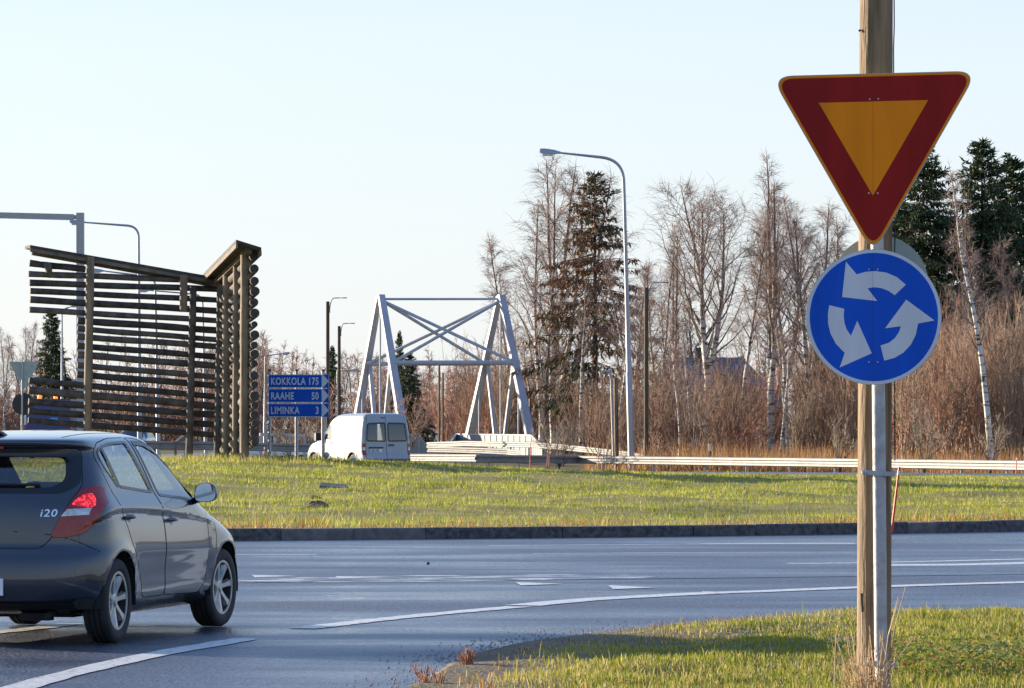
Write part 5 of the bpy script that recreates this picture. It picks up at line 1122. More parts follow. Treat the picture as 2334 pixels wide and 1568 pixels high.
# short post with a curved grey lamp
DL = 189.0; p0 = at(1406, 1072, DL); p0.z = zo_(p0.x, DL)
t = thing('path_lamp', 'short timber post carrying a small white curved lamp pipe', 'street lamp', p0)
mb = MB(); mb.tube([(p0.x, DL, p0.z - .1), at(1403.5, 862, DL)], [.11, .10], 12); obj('post', mb, M_POLE, t, smooth=True)
mb = MB(); mb.tube([at(1399, 1060, DL - .12), at(1394, 900, DL - .12)] + bez(at(1394, 875, DL - .12), at(1393, 845, DL - .12), at(1384, 846, DL - .12), 6) + [at(1371, 848, DL - .12)], [.06, .055, .06, .065, .07, .07, .065, .06, .055], 10); obj('lamp_pipe', mb, M_GALV, t, smooth=40)
mb = MB(); mb.tube([at(1411, 905, DL - .1), at(1408, 930, DL - .1), at(1408, 1060, DL - .1)], .015, 6); obj('cable', mb, M_WIRE, t)
street_lamp('slender curved street lamp rising behind the log sculpture', 158, 319, 1040, 316, 516, 196, 507, .10, .03, -.62, bend=26)
street_lamp('street lamp pole seen through the log rows left of centre', 178, 362, 1020, 354, 632, 240, 618, .10, .03, -.6, bend=22)
street_lamp('far street lamp whose head floats between the upper log rows', 196, 470, 1010, 462, 672, 345, 662, .09, .03, -.6, bend=22)
street_lamp('thin street lamp pole beside the spruce at the far left', 215, 142, 990, 141, 706, 158, 700, .10, .03, .5, bend=12)
street_lamp('distant low street lamp left of the distance boards', 250, 603, 1000, 604, 811, 640, 806.5, .09, .03, .55, bend=6)
street_lamp('very distant street lamp left of the bridge frame', 300, 767, 1000, 768, 846, 800, 844, .09, .04, .4, bend=4)
# overhead sign gantry
dG = 140; p0 = at(184, 1075, dG); z0 = 0; pt_ = at(183, 485, dG)
gn = thing('sign_gantry', 'square grey gantry post with a heavy horizontal arm reaching out of frame to the left', 'gantry', (p0.x, dG, z0))
mb = MB(); mb.bar((p0.x, dG, -.1), pt_, .25, .25, (0, 1, 0)); obj('post', mb, M_GALV, gn)
mb = MB(); a_, b_ = at(168, 495, dG), at(-760, 471, dG); mb.bar(a_, b_, .2, .20); obj('arm', mb, M_GALV, gn)
mb = MB(); mb.bar(at(176, 495, dG), at(166, 495, dG), .16, .14); obj('arm_joint', mb, M_GALVD, gn)
# two pale timber poles beyond the tree
for x, d, yt, lab in ((1001, 235, 830, 'left one of two pale timber poles standing beside the far blue sign'), (1009.5, 238, 850, 'right one of two pale timber poles standing beside the far blue sign')):
    p = at(x, 1010, d); o = thing('timber_pole', lab, 'pole', (p.x, d, 0), group='pale timber poles by the bridge'); mb = MB(); mb.tube([(p.x, d, -.2), at(x, yt, d)], [.075, .06], 10); obj('shaft', mb, M_POLE, o, smooth=True)

# ------------------------------------------------------------------ small roadside things
def stake(label, xb, yb, xt, yt, d, r=.022, zf=None):
    a = at(xb, yb, d); b = at(xt, yt, d); o = thing('snow_stake', label, 'snow stake', a, group='red snow stakes'); mb = MB(); mb.tube([a - (b - a) * .12, b], [r, r * .8], 8); obj('rod', mb, M_RED, o)
    mb = MB(); mb.tube([a.lerp(b, .86), a.lerp(b, .93)], r * 1.12, 8); obj('reflector', mb, M_WHITEP, o)
stake('red snow stake leaning right at the kerb beside the sign post', 2034, 1198, 2050, 1064, gxy(2034, 1215, .1).y + .9, .018)
for x, y0, y1, lab, d in ((1208, 1069, 1010, 'red snow stake below the right bridge leg', 174), (1247, 1069, 1024, 'shorter red snow stake of the close pair before the guardrail', 179), (1251.5, 1069, 1014, 'taller red snow stake of the close pair before the guardrail', 179.5), (1362.5, 1071, 1033, 'single red snow stake left of the small path lamp', 180), (2316, 1094, 1040, 'red snow stake near the right edge by the guardrail', 145), (602, 1050, 1018, 'red snow stake between the log ends and the distance boards', 140)):
    stake(lab, x, y0, x + 1.5, y1, d, .02)
for x, y0, y1, lab, d in ((1618, 1075, 1010, 'white marker post with black band behind the middle of the guardrail', 182), (2041, 1082, 1038, 'white marker post half hidden just right of the sign post', 166), (995, 1003, 981, 'small white marker post beside the far blue sign', 232)):
    p = at(x, y0, d); o = thing('marker_post', lab, 'marker post', p, group='white marker posts'); h = (y0 - y1) * d / FPX; mb = MB(); mb.prism([(-.06, 0), (.06, 0), (.06, h - .07), (-.06, h)], -.03, .03, Matrix(((1, 0, 0), (0, 0, 1), (0, 1, 0))), p); obj('stake', mb, M_WHITEP, o)
    mb = MB(); mb.box(p + Vector((.0, 0, h * .62)), (.124, .066, h * .2)); obj('black_band', mb, M_DARK, o)
# back of a yield sign at the far left
d = 128; p = at(49, 1000, d); o = thing('yield_sign_back', 'grey back of a yield triangle above a dark round sign, far left', 'road sign', (p.x, d, 0))
mb = MB(); mb.tube([(p.x, d, -.1), at(51, 824, d)], .032, 12); obj('post', mb, M_GALV, o, smooth=True)
O5, M5 = plate_frame(55, 848, d + .05); k = d / FPX; mb = MB(); mb.prism(round_poly([(-35 * k, 24 * k), (35 * k, 24 * k), (0, -40 * k)], .05, 4), -.004, .004, M5, O5); obj('yield_plate', mb, M_ALU, o)
O5, M5 = plate_frame(53, 921, d + .05); mb = MB(); mb.prism(disc(.345), -.004, .004, M5, O5); obj('round_plate', mb, M_ALUD if False else M_DARK, o)
# far blue direction sign
d = 330; O6, M6 = plate_frame(976, 970, d); k = d / FPX; o = thing('direction_sign', 'distant blue direction sign with white place names and coloured squares under the bridge', 'road sign', at(986, 1000, d))
mb = MB(); mb.prism([(0, 0), (36 * k, 0), (36 * k, 31 * k), (0, 31 * k)], -.03, 0, M6, O6); pl = obj('board', mb, M_SIGNB, o)
for nm, yy in (('KOKKOLA', 13), ('RAAHE', 7.3), ('LIMINKA', 1.6)):
    tx = text_mb(nm, .19, .01, 1.05, .004); place_text(tx, M6, O6 + M6 @ Vector((0, 0, .01)), .8, .95, left=.09, base=yy * k); obj('lettering', tx, M_SIGNW, pl)
for u, m_ in ((10, pm('tile_red', (.5, .05, .03), .5)), (14.5, pm('tile_green', (.02, .3, .12), .5))):
    mb = MB(); mb.prism([(u * k, 23 * k), ((u + 4) * k, 23 * k), ((u + 4) * k, 28 * k), (u * k, 28 * k)], -.005, .012, M6, O6); obj('coloured_square', mb, m_, pl)
for x in (981, 1006):
    p = at(x, 970, d + .1); mb = MB(); mb.tube([(p.x, p.y, 0), (p.x, p.y, p.z + .6)], .06, 8); obj('post', mb, M_GALV, o)
# distant cars
def far_car(label, px, d, rz, paint, lit=True, z=None):
    p = at(px, 990, d); p.z = zo_(p.x, d) + .02 if z is None else z; t = thing('distant_car', label, 'car', p, rz, group='cars on the far road', local=True)
    s = Shell([(.2, .25, 4.1, .72), (.3, .05, 4.25, .83), (.6, .0, 4.3, .86), (.8, .05, 4.2, .86), (.92, .1, 3.4, .84), (1.0, .15, 3.15, .8), (1.2, .3, 2.75, .72), (1.4, .5, 2.35, .62), (1.47, .8, 2.1, .5), (1.5, 1.1, 1.8, .25)], list(np.arange(.2, 1.4, .08)) + [1.42, 1.45, 1.48, 1.5], [(0, .4), (2, .4)], 3, [(0, .6), (2, .6)], 2.6, 6, 10, 8)
    s.cut('front', [(-.62, 1.0), (.62, 1.0), (.54, 1.38), (-.54, 1.38)], 1, 'screen')
    for sg in (-1, 1):
        s.cut('side', [(.6, 1.02), (2.9, .98), (2.35, 1.33), (.8, 1.36)], sg, 'win%d' % sg); s.cut('front', [(sg * .5, .62), (sg * .5, .76), (sg * .74, .78), (sg * .76, .64)], 1, 'head%d' % sg)
    s.cut('front', [(-.42, .42), (.42, .42), (.42, .74), (-.42, .74)], 1, 'grille'); s.split(); s.build('body', 'body', paint, t); s.build('screen', 'windscreen', M_BLACK, t); s.build('grille', 'grille', M_DARK, t, .004)
    for sg in (-1, 1):
        s.build('win%d' % sg, 'side_window', M_BLACK, t, .002); s.build('head%d' % sg, 'headlight', M_HEAD if lit and sg == 1 else M_WLENS, t, .01)
        for ax in (.8, 3.4):
            mb = MB(); mb.lathe([(.0, -.1), (.2, -.1), (.31, -.09), (.31, .09), (.2, .1), (0, .1)], 18, 1, (ax, sg * .76, .31)); obj('wheel', mb, M_RUBBER, t)
    mb = MB(); mb.box((4.31, 0, .42), (.02, .5, .11)); obj('licence_plate', mb, M_PLATE, t)
M_HEAD = emit('lit_headlight', (1.0, 0.95, 0.85), 4.0)
far_car('distant dark car with a lit headlight driving towards the bridge', 1025, 500, R(-110), pm('far_paint_dark', (.06, .065, .075), .3, .3, coat=.8))
far_car('distant silver car half hidden behind the bare sapling beside the van', 952, 470, R(-112), pm('far_paint_silver', (.34, .36, .38), .3, .5, coat=.8))
far_car('pale grey car glimpsed between the lowest rows of logs', 322, 216, R(-95), pm('far_paint_grey', (.38, .40, .42), .3, .3, coat=.8), lit=False)
# blue box truck
d = 205; p = at(113, 1000, d); p.z = -.03; t = thing('box_truck', 'dark blue box truck with orange beacons behind the log rows at the left', 'truck', p)
M_TB = pm('truck_blue', (.012, .03, .16), .4, coat=.3)
mb = MB(); mb.box(p + Vector((0, 1.5, 1.78)), (2.2, 4.2, 2.35)); obj('cargo_box', mb, M_TB, t)
mb = MB(); mb.box(p + Vector((0, 1.0, .50)), (1.9, 5.0, .2)); obj('chassis', mb, M_DARK, t)
mb = MB(); mb.box(p + Vector((0, 4.6, 1.45)), (2.0, 1.7, 2.0)); cabo = obj('cab', mb, M_VANP, t)
mb = MB(); mb.box(p + Vector((1.22, 4.2, 1.75)), (.24, .12, .45)); mb.box(p + Vector((-1.22, 4.2, 1.75)), (.24, .12, .45)); obj('mirror', mb, M_WHITEP, cabo)
mb = MB(); mb.box(p + Vector((0.28, -.615, 1.9)), (.36, .02, .22)); obj('light_blue_badge', mb, pm('badge', (.05, .45, .75), .5), t)
mb = MB(); mb.box(p + Vector((-1.14, -.60, 1.9)), (.10, .03, 2.0)); obj('white_corner_strip', mb, M_WHITEP, t)
for tx_, tz_, tw_, th_ in ((-1.14, 1.5, .09, .35), (1.05, .75, .2, .2)):
    mb = MB(); mb.box(p + Vector((tx_, -.63, tz_)), (tw_, .03, th_)); obj('tail_light', mb, M_REDL, t)
M_AMB = emit('amber_beacon', (1.0, .22, .02), .6, (.8, .2, .02))
for x in (-.45, .35):
    mb = MB(); mb.lathe([(0, .2), (.07, .18), (.1, .1), (.1, 0)], 12, 2, p + Vector((x, -.4, 2.96))); obj('beacon', mb, M_AMB, t, smooth=True)
for sx in (-.9, .9):
    for yy in (.3, 4.6):
        mb = MB(); mb.lathe([(0, -.13), (.3, -.13), (.42, -.1), (.42, .1), (.3, .13), (0, .13)], 18, 1); mb.v = [p + Vector((sx + v.y, yy + v.x, .42 + v.z)) for v in mb.v]; obj('wheel', mb, M_RUBBER, t)
# concrete slab and molehills on the island
q = gxy(760, 1092, .55); q.z = zi(q.x, q.y); mb = MB(); mb.box(q + Vector((0, 0, .02)), (.50, .35, .07), Matrix.Rotation(R(5), 3, 'Y') @ Matrix.Rotation(R(10), 3, 'X')); o = obj('stone_slab', mb, M_KERB2, loc=q); tag(o, 'flat grey stone slab lying in the island grass', 'stone')
for x, y, s, lab in ((722, 1163, .22, 'larger brown molehill in the lawn left of centre'), (716, 1150, .14, 'smaller brown molehill just behind the larger one')):
    q = gxy(x, y, .2); q.z = zi(q.x, q.y); mb = MB(); V = []; 
    for i in range(5):
        for k in range(12):
            a = 2 * math.pi * k / 12; r = s * (1.3, 1.0, .7, .38, .08)[i] * rnd.uniform(.85, 1.15); V.append(q + Vector((r * math.cos(a), r * math.sin(a), s * (-.05, .15, .33, .48, .52)[i] + rnd.uniform(-.02, .02))))
    mb.add(V, [(i * 12 + k, i * 12 + (k + 1) % 12, i * 12 + 12 + (k + 1) % 12, i * 12 + 12 + k) for i in range(4) for k in range(12)] + [tuple(range(48, 60))]); o = obj('molehill', mb, M_GRAVEL if False else pm('fresh_earth', (.10, .065, .04), .95, bump=.8), loc=q); tag(o, lab, 'molehill', 'molehills on the island')
# red house behind the thicket
d = 232.0; k = d / FPX; hx = lambda x: (x - CXP) * k; hz = lambda y: CAM_H - (y - HOR) * k
h_ = thing('house', 'red house with a grey pitched roof half hidden behind the bare thicket', 'house', (hx(1630), d, 0)); M_HR = pm('red_house_boards', (.36, .07, .045), .8, var=.25, scale=3); M_HROOF = pm('grey_sheet_roof', (.15, .14, .15), .8, .0, var=.25)
x0, x1 = hx(1478), hx(1785); zr_, ze = hz(812), hz(918); mb = MB(); mb.add([(x0, d, -.1), (x1, d, -.1), (x1, d, ze), (x0, d, ze), (x0, d + 7, -.1), (x1, d + 7, -.1), (x1, d + 7, ze), (x0, d + 7, ze), (x0, d + 3.5, zr_ - .1), (x1, d + 3.5, zr_ - .1)], [(0, 1, 2, 3), (5, 4, 7, 6), (0, 3, 8, 7, 4), (1, 5, 6, 9, 2)]); obj('wall', mb, M_HR, h_)
mb = MB(); xr0, xr1 = hx(1528), hx(1700)
for th in (0.0,):
    mb.add([(x0 - .4, d - .5, ze - .25), (x1 + .4, d - .5, ze - .25), (xr1, d + 3.5, zr_), (xr0, d + 3.5, zr_), (x0 - .4, d + 7.5, ze - .25), (x1 + .4, d + 7.5, ze - .25)], [(0, 1, 2, 3), (4, 3, 2, 5), (0, 3, 4), (1, 5, 2), (0, 4, 5, 1)])
rf = obj('roof', mb, M_HROOF, h_); mb = MB(); mb.box((hx(1600), d + 3.2, zr_ + .1), (.5, .5, .9)); obj('chimney', mb, M_KERB, rf)
for x in (1500, 1560, 1640):
    mb = MB(); mb.box((hx(x), d - .02, 1.4), (.9, .06, 1.1)); w_ = obj('window', mb, M_WHITEP, h_); mb = MB(); mb.box((hx(x), d - .05, 1.4), (.74, .04, .94)); obj('pane', mb, M_BLACK, w_)
mb = MB(); mb.box((hx(1730), d - .02, .95), (.95, .06, 2.0)); obj('door', mb, M_WHITEP, h_)
# ------------------------------------------------------------------ vegetation
def segs_mesh(S, sides=3):
    """S: array (N,8) p0 r0 p1 r1 -> vertices, quads (open prisms)"""
    S = np.asarray(S, float); p0, r0, p1, r1 = S[:, :3], S[:, 3], S[:, 4:7], S[:, 7]; t = p1 - p0; t /= np.linalg.norm(t, axis=1)[:, None] + 1e-9
    ref = np.where((np.abs(t[:, 2]) < .9)[:, None], np.array([0, 0, 1.0]), np.array([1.0, 0, 0])); a = np.cross(t, ref); a /= np.linalg.norm(a, axis=1)[:, None]; b = np.cross(a, t)
    k = np.arange(sides) * 2 * math.pi / sides; off = a[:, None, :] * np.cos(k)[None, :, None] + b[:, None, :] * np.sin(k)[None, :, None]
    V = np.concatenate([p0[:, None, :] + off * r0[:, None, None], p1[:, None, :] + off * r1[:, None, None]], 1); N = len(S); j = np.arange(sides); q = np.stack([j, (j + 1) % sides, sides + (j + 1) % sides, sides + j], -1)
    F = q[None] + (2 * sides) * np.arange(N)[:, None, None]; return V.reshape(-1, 3), F.reshape(-1, 4)
def poly_segs(P, r):
    return [(*P[i], r[i], *P[i + 1], r[i + 1]) for i in range(len(P) - 1)]
def unit(v): return v / (np.linalg.norm(v) + 1e-9)
def birch(seed, H, W, stems=1, start=.28, nb=24, nsub=6, ntw=5, fork=.12, spread=.18, droop=.5, tw=.0056, rt=None, up=.75):
    q = np.random.default_rng(seed); T, L, G = [], [], []; rt = rt or H * .011
    def twig(p, d, ln, r):
        m = p + d * ln * .5; e = m + unit(d + np.array([0, 0, -droop * q.random()]) + q.normal(0, .15, 3)) * ln * .5; G.extend(poly_segs([p, m, e], [r, r * .8, r * .35]))
    def branch(p, d, ln, r):
        P = [p]; n = 6; dd = d.copy()
        for i in range(n):
            f = i / n; dd = unit(dd + np.array([0, 0, .18 if f < .55 else -.30 * droop]) + q.normal(0, .12, 3)); P.append(P[-1] + dd * ln / n)
        R_ = [r * (1 - .85 * i / n) for i in range(n + 1)]; L.extend(poly_segs(P, R_))
        for s in range(nsub):
            f = .2 + .8 * (s + q.random()) / nsub; i = min(n - 1, int(f * n)); b = P[i] + (P[i + 1] - P[i]) * (f * n - i); t = unit(P[i + 1] - P[i]); a = q.normal(0, 1, 3); a = unit(a - t * a.dot(t)); d2 = unit(t * .8 + a * .75 + np.array([0, 0, .12])); l2 = (.25 + ln * .20) * (.6 + .8 * q.random()) * (1.15 - .5 * f)
            m = b + d2 * l2 * .5; d3 = unit(d2 + q.normal(0, .15, 3) + np.array([0, 0, -.1])); e = m + d3 * l2 * .5; G.extend(poly_segs([b, m, e], [tw * 1.7, tw * 1.3, tw * .8]))
            for k in range(ntw):
                g = q.random(); c = b + (m - b) * g * 2 if g < .5 else m + (e - m) * (g - .5) * 2; a = q.normal(0, 1, 3); twig(c, unit(d3 * .9 + a * .6 + np.array([0, 0, -.15 * droop])), (.22 + .55 * q.random()) * min(1, .35 + ln / 2), tw)
    def stem(p, d, ln, r, t0):
        P = [p]; n = 14; dd = d.copy()
        for i in range(n): dd = unit(dd + q.normal(0, .035, 3) + np.array([0, 0, .06])); P.append(P[-1] + dd * ln / n)
        R_ = [r * (1 - i / n) ** .75 + .012 for i in range(n + 1)]; T.extend(poly_segs(P, R_)); az = q.random() * 6
        for k in range(nb):
            f = t0 + (.96 - t0) * ((k + q.random()) / nb) ** .9; i = min(n - 1, int(f * n)); b = P[i] + (P[i + 1] - P[i]) * (f * n - i); az += 2.4 + q.normal(0, .4); u = up * (.8 + .5 * q.random()) + .5 * f
            d_ = unit(np.array([math.cos(az), math.sin(az), u])); ln_ = W * 1.75 * (.45 + .55 * q.random()) * (1.04 - f) ** .75 * (1 if f > .15 else .7); branch(b, d_, max(.35, ln_), max(.008, R_[i] * .42))
        for k in range(3): twig(P[-1], unit(q.normal(0, .3, 3) + np.array([0, 0, 1])), W * .2, tw)
    if stems == 1: stem(np.zeros(3), np.array([0, 0, 1.0]), H, rt, start)
    else:
        hf = H * fork; T.extend(poly_segs([np.array([0, 0, -.1]), np.array([0, 0, hf * .5]), np.array([0.02, 0, hf])], [rt * 1.2, rt * 1.1, rt]))
        a0 = q.random() * 6
        for s in range(stems):
            a = a0 + s * 2 * math.pi / stems + q.normal(0, .3); sp_ = spread * (.6 + .8 * q.random()); stem(np.array([0, 0, hf]), unit(np.array([math.cos(a) * sp_, math.sin(a) * sp_ * .7, 1])), (H - hf) * (.82 + .18 * q.random()), rt * .72, max(0.05, start - fork))
    return np.array(T), np.array(L), np.array(G)
def bark_birch():
    m, t, b = nt('birch_bark'); N = t.nodes; Lk = t.links; tc = N.new('ShaderNodeTexCoord'); mp = N.new('ShaderNodeMapping'); mp.inputs['Scale'].default_value = (1.2, 1.2, 5)
    Lk.new(tc.outputs['Object'], mp.inputs[0]); nz = N.new('ShaderNodeTexNoise'); nz.inputs['Scale'].default_value = 1.6; nz.inputs['Detail'].default_value = 5; Lk.new(mp.outputs[0], nz.inputs['Vector'])
    rp = N.new('ShaderNodeValToRGB'); e = rp.color_ramp.elements; e[0].position = .40; e[1].position = .50; e[0].color = (.05, .04, .035, 1); e[1].color = (.62, .57, .50, 1); Lk.new(nz.outputs['Fac'], rp.inputs[0])
    sx = N.new('ShaderNodeSeparateXYZ'); Lk.new(tc.outputs['Object'], sx.inputs[0]); mr = N.new('ShaderNodeMapRange'); mr.inputs['From Min'].default_value = 4.5; mr.inputs['From Max'].default_value = 10.5; Lk.new(sx.outputs[2], mr.inputs[0])
    mx = N.new('ShaderNodeMix'); mx.data_type = 'RGBA'; Lk.new(mr.outputs[0], mx.inputs[0]); Lk.new(rp.outputs[0], mx.inputs[6]); mx.inputs[7].default_value = (.14, .09, .075, 1); Lk.new(mx.outputs[2], b.inputs['Base Color']); b.inputs['Roughness'].default_value = .75; return m
M_BIRCH = bark_birch(); M_BIRCHW = bark_birch(); [setattr(n_.inputs['From Max'], 'default_value', 16.0) or setattr(n_.inputs['From Min'], 'default_value', 9.0) for n_ in M_BIRCHW.node_tree.nodes if n_.type == 'MAP_RANGE']; M_LIMB = pm('branch_bark', (.115, .08, .062), .85, var=.3, scale=1.5, c2=(.22, .165, .13)); M_TWIG = pm('birch_twigs', (.27, .185, .15), .8, var=.25, scale=.5, c2=(.38, .27, .22)); M_TWIG2 = pm('shrub_twigs', (.29, .16, .115), .8, var=.3, scale=.35, c2=(.40, .23, .16)); M_TWIG3 = pm('grey_twigs', (.28, .21, .155), .8, var=.3, scale=.5, c2=(.40, .31, .22)); M_TRUNKD = pm('dark_bark', (.085, .065, .05), .9, var=.3, scale=3)
def tree_meshes(name, T, L, G, mt=M_BIRCH, ml=M_LIMB, mg=M_TWIG, sides=7):
    Vt, Ft = segs_mesh(T, sides); Vl, Fl = segs_mesh(L, 4); V = np.concatenate([Vt, Vl]); F = np.concatenate([Ft, Fl + len(Vt)]); fm = np.concatenate([np.zeros(len(Ft)), np.ones(len(Fl))]).astype(int)
    a = npmesh(name + '_trunk', V, F, [mt, ml], smooth=True, fm=fm); Vg, Fg = segs_mesh(G, 3); b = npmesh(name + '_crown', Vg, Fg, mg); return a, b
def place_tree(name, label, meshes, loc, rz=0, scale=(1, 1, 1), cat='tree', group=None):
    o = thing(name, label, cat, loc, rz, group); o.scale = scale; ORG[o] = Vector((0, 0, 0))
    meshobj('trunk', meshes[0], o); meshobj('crown', meshes[1], o); return o
def base(x, d, dz=0): X = (x - CXP) * d / FPX; return Vector((X, d, zo_(X, d) - .05 + dz))
def ht(y, d): return CAM_H - (y - HOR) * d / FPX + .2
BM = {}
def bt(key, x, d, ytop, label, rz=0, wx=1.0, group='birches behind the guardrail', name='birch_tree'):
    """place birch prototype key so that its top reaches the wanted height"""
    me, H0 = BM[key]; s = ht(ytop, d) / H0; place_tree(name, label, me, base(x, d), rz, (s * wx, s * wx, s), 'tree', group)
for key, args, H0 in (('multi', dict(seed=3, H=14.5, W=3.4, stems=4, start=.22, nb=18, nsub=10, ntw=7, fork=.05, spread=.22, droop=.8, rt=.15), 14.2), ('twin', dict(seed=11, H=14, W=2.4, stems=2, start=.25, nb=22, nsub=9, ntw=7, fork=.10, spread=.12, droop=.6), 13.9),
                      ('wide', dict(seed=8, H=12.5, W=3.6, stems=3, start=.22, nb=20, nsub=9, ntw=7, fork=.30, spread=.30, droop=.35, up=.9), 12.3), ('upright', dict(seed=21, H=14.5, W=1.9, stems=2, start=.18, nb=26, nsub=8, ntw=6, fork=.22, spread=.08, droop=.25, up=1.3), 14.4),
                      ('slim', dict(seed=31, H=12, W=2.1, stems=1, start=.35, nb=30, nsub=9, ntw=7, droop=.5, rt=.09), 12.2), ('old', dict(seed=44, H=13, W=2.7, stems=3, start=.2, nb=20, nsub=9, ntw=7, fork=.26, spread=.2, droop=.5), 12.9)):
    T, L, G = birch(**args); BM[key] = (tree_meshes(key, T, L, G), max(T[:, 6].max(), G[:, 6].max()))
bt('multi', 1262, 266, 335, 'tallest spreading bare birch right beside the bridge frame, left of the ragged spruce', R(30), 1.3)
bt('twin', 1235, 262, 362, 'second bare birch between the bridge-side birch and the ragged spruce', R(100), .95)
bt('slim', 1170, 270, 520, 'lower bare birch leaning behind the right leg of the bridge frame', R(10), 1.1)
bt('wide', 1612, 212, 378, 'wide forked bare birch right of the timber lamp pole', R(15), 1.15)
bt('slim', 1688, 214, 470, 'thin bare birch between the forked birch and the tall upright birch', R(200))
bt('upright', 1757, 216, 332, 'tall narrow upright bare birch left of the yield sign', R(40), 1.15)
bt('old', 1848, 212, 418, 'many-stemmed bare birch just left of the blue roundabout disc', R(80), 1.1)
bt('twin', 1500, 220, 520, 'faint bare birch right behind the timber lamp pole', R(170), .9)
bt('slim', 1905, 214, 470, 'bare birch partly covered by the left rim of the roundabout disc', R(300))
T, L, G = birch(77, ht(338, 166), 1.9, 1, .38, 26, 7, 6, droop=.6, rt=.135); o = place_tree('birch_tree', 'white-trunked birch leaning left in front of the dark spruces at the right', tree_meshes('leaning', T, L, G, M_BIRCHW), base(2258, 166), 2.2, (1, 1, 1), 'tree', 'birches behind the guardrail'); o.rotation_euler = (0, R(-1.2), 0)
bt('twin', 2200, 204, 480, 'reddish bare birch behind the leaning white-trunked birch', R(60), 1.0)
bt('slim', 2335, 206, 520, 'bare birch at the right edge of the picture', R(60), 1.1)
bt('old', 1445, 236, 560, 'bare birch between the tall street lamp and the ragged spruce', R(120), 1.1)
bt('upright', 1540, 228, 500, 'second upright bare birch before the grey roof', R(220), 1.0)
bt('wide', 1790, 222, 450, 'broad bare birch filling the gap right of the tall upright birch', R(140), 1.0)
bt('old', 60, 290, 728, 'bare birch left of the small spruce at the far left', R(20), .9, 'birches at the far left')
bt('twin', 10, 285, 745, 'bare birch cut by the left edge of the picture', R(50), 1.0, 'birches at the far left')
bt('slim', 606, 300, 770, 'thin bare birch rising right of the log ends', R(10), .9, 'birches at the far left')
bt('slim', 797, 300, 795, 'slender bare birch between the low timber lamp pole and the bridge', R(70), .9, 'birches at the far left')
# bare white stems standing in the thicket
WS = [(1776, 200, 800, 'straight white birch stem in the thicket left of the roundabout disc'), (1797, 202, 790, 'slanting white birch stem beside the straight one'), (1398, 208, 720, 'pale birch stem just left of the tall street lamp'), (1325, 214, 690, 'pale birch stem under the ragged spruce'), (1548, 202, 830, 'thin pale birch stem before the red house'), (1575, 205, 790, 'crooked pale birch stem before the red house'), (1250, 262, 700, 'pale birch stem right of the bridge leg')]
for i, (x, d, yt, lab) in enumerate(WS):
    T, L, G = birch(90 + i, ht(yt, d) + 1.2, 1.5, 1, .55, 12, 5, 4, droop=.4, rt=.075); place_tree('birch_sapling', lab, tree_meshes('stem', T, L, G), base(x, d), i * 1.3, cat='tree', group='white birch stems in the thicket')

# spruces -------------------------------------------------------------------
M_NEEDLE = leafmat('spruce_needles', .12, .65)
def spruce(seed, H, Rm, z0=.8, dens=1.0, ragged=0.0, brown=0.0):
    q = np.random.default_rng(seed); T = poly_segs([np.array([0, 0, -.1]), np.array([.02, 0, H * .5]), np.array([0, 0.02, H])], [H * .011, H * .006, .012]); L = []; V = []; C = []; z = z0; az = 0
    while z < H - .15:
        f = (z - z0) / (H - z0); nbr = 6 if f < .85 else 5
        for k in range(nbr):
            if q.random() < ragged * (1 - f * .8): continue
            az += 2 * math.pi / nbr + q.normal(0, .25); ln = max(.16, Rm * (1 - f) ** .75 * (.7 + .45 * q.random())); d = np.array([math.cos(az), math.sin(az), 0]); p = np.array([0, 0, z + q.normal(0, .08)]); P = [p]; n = 6
            sg_ = q.normal(0, .16)
            for i in range(n):
                g = i / n; P.append(P[-1] + (d + q.normal(0, .08, 3) + np.array([0, 0, sg_ + (.55 if f > .8 else .05) - .85 * g * (1 - f) + .8 * max(0, g - .55)])) * ln / n)
            L.extend(poly_segs(P, [.022 * (1 - .8 * i / n) + .004 for i in range(n + 1)])); m = int((5 + 15 * ln) * dens); tt = q.random(m) ** .75
            for t in tt:
                i = min(n - 1, int(t * n)); c = P[i] + (P[i + 1] - P[i]) * (t * n - i); sd = np.array([-d[1], d[0], 0]) * q.normal(0, .16 * ln * (1.1 - t) + .03); c = c + sd + np.array([0, 0, -abs(q.normal(0, .05))])
                for b_ in range(3):
                    dirn = unit(d * q.uniform(0, .8) + q.normal(0, .42, 3) + np.array([0, 0, -1.05 if f < .85 else .3])); l_ = q.uniform(.16, .50) * (.65 + .6 * (1 - f)); w = unit(np.cross(dirn, q.normal(0, 1, 3))) * q.uniform(.018, .04); V.append(c - w * .5); V.append(c + dirn * l_ * .5 + w); V.append(c + dirn * l_); V.append(c + dirn * l_ * .5 - w)
                    br_ = q.random() < brown * (1.25 - abs(f - .55) * 1.6); cc = np.array([.20, .105, .055]) * q.uniform(.6, 1.2) if br_ else np.array([.028, .05, .018]) * q.uniform(.55, 1.7) + (np.array([.05, .055, .0]) if q.random() < .12 else 0); C += [cc] * 4
        z += .14 + .13 * (1 - f) + .16 * q.random()
    Vt, Ft = segs_mesh(np.array(T), 7); Vl, Fl = segs_mesh(np.array(L), 3)
    Va = np.concatenate([Vt, Vl]); fa = np.concatenate([Ft[:, :4], Fl + len(Vt)]); return npmesh('spruce_trunk', Va, fa, M_TRUNKD), npmesh('spruce_needles', np.array(V), np.arange(len(V)).reshape(-1, 4), M_NEEDLE, np.array(C))
S1 = spruce(5, 13.5, 3.1, 2.8, .85, .52, .8); S2 = spruce(6, 15, 3.6, 1.0, 1.35, .10, .05); S3 = spruce(9, 12, 2.7, .6, 1.25, .08, .03)
def sp_(me, H0, x, d, yt, label, rz, wx=1.0, group='spruces'):
    s = ht(yt, d) / H0; place_tree('spruce_tree', label, me, base(x, d), rz, (s * wx, s * wx, s), 'tree', group)
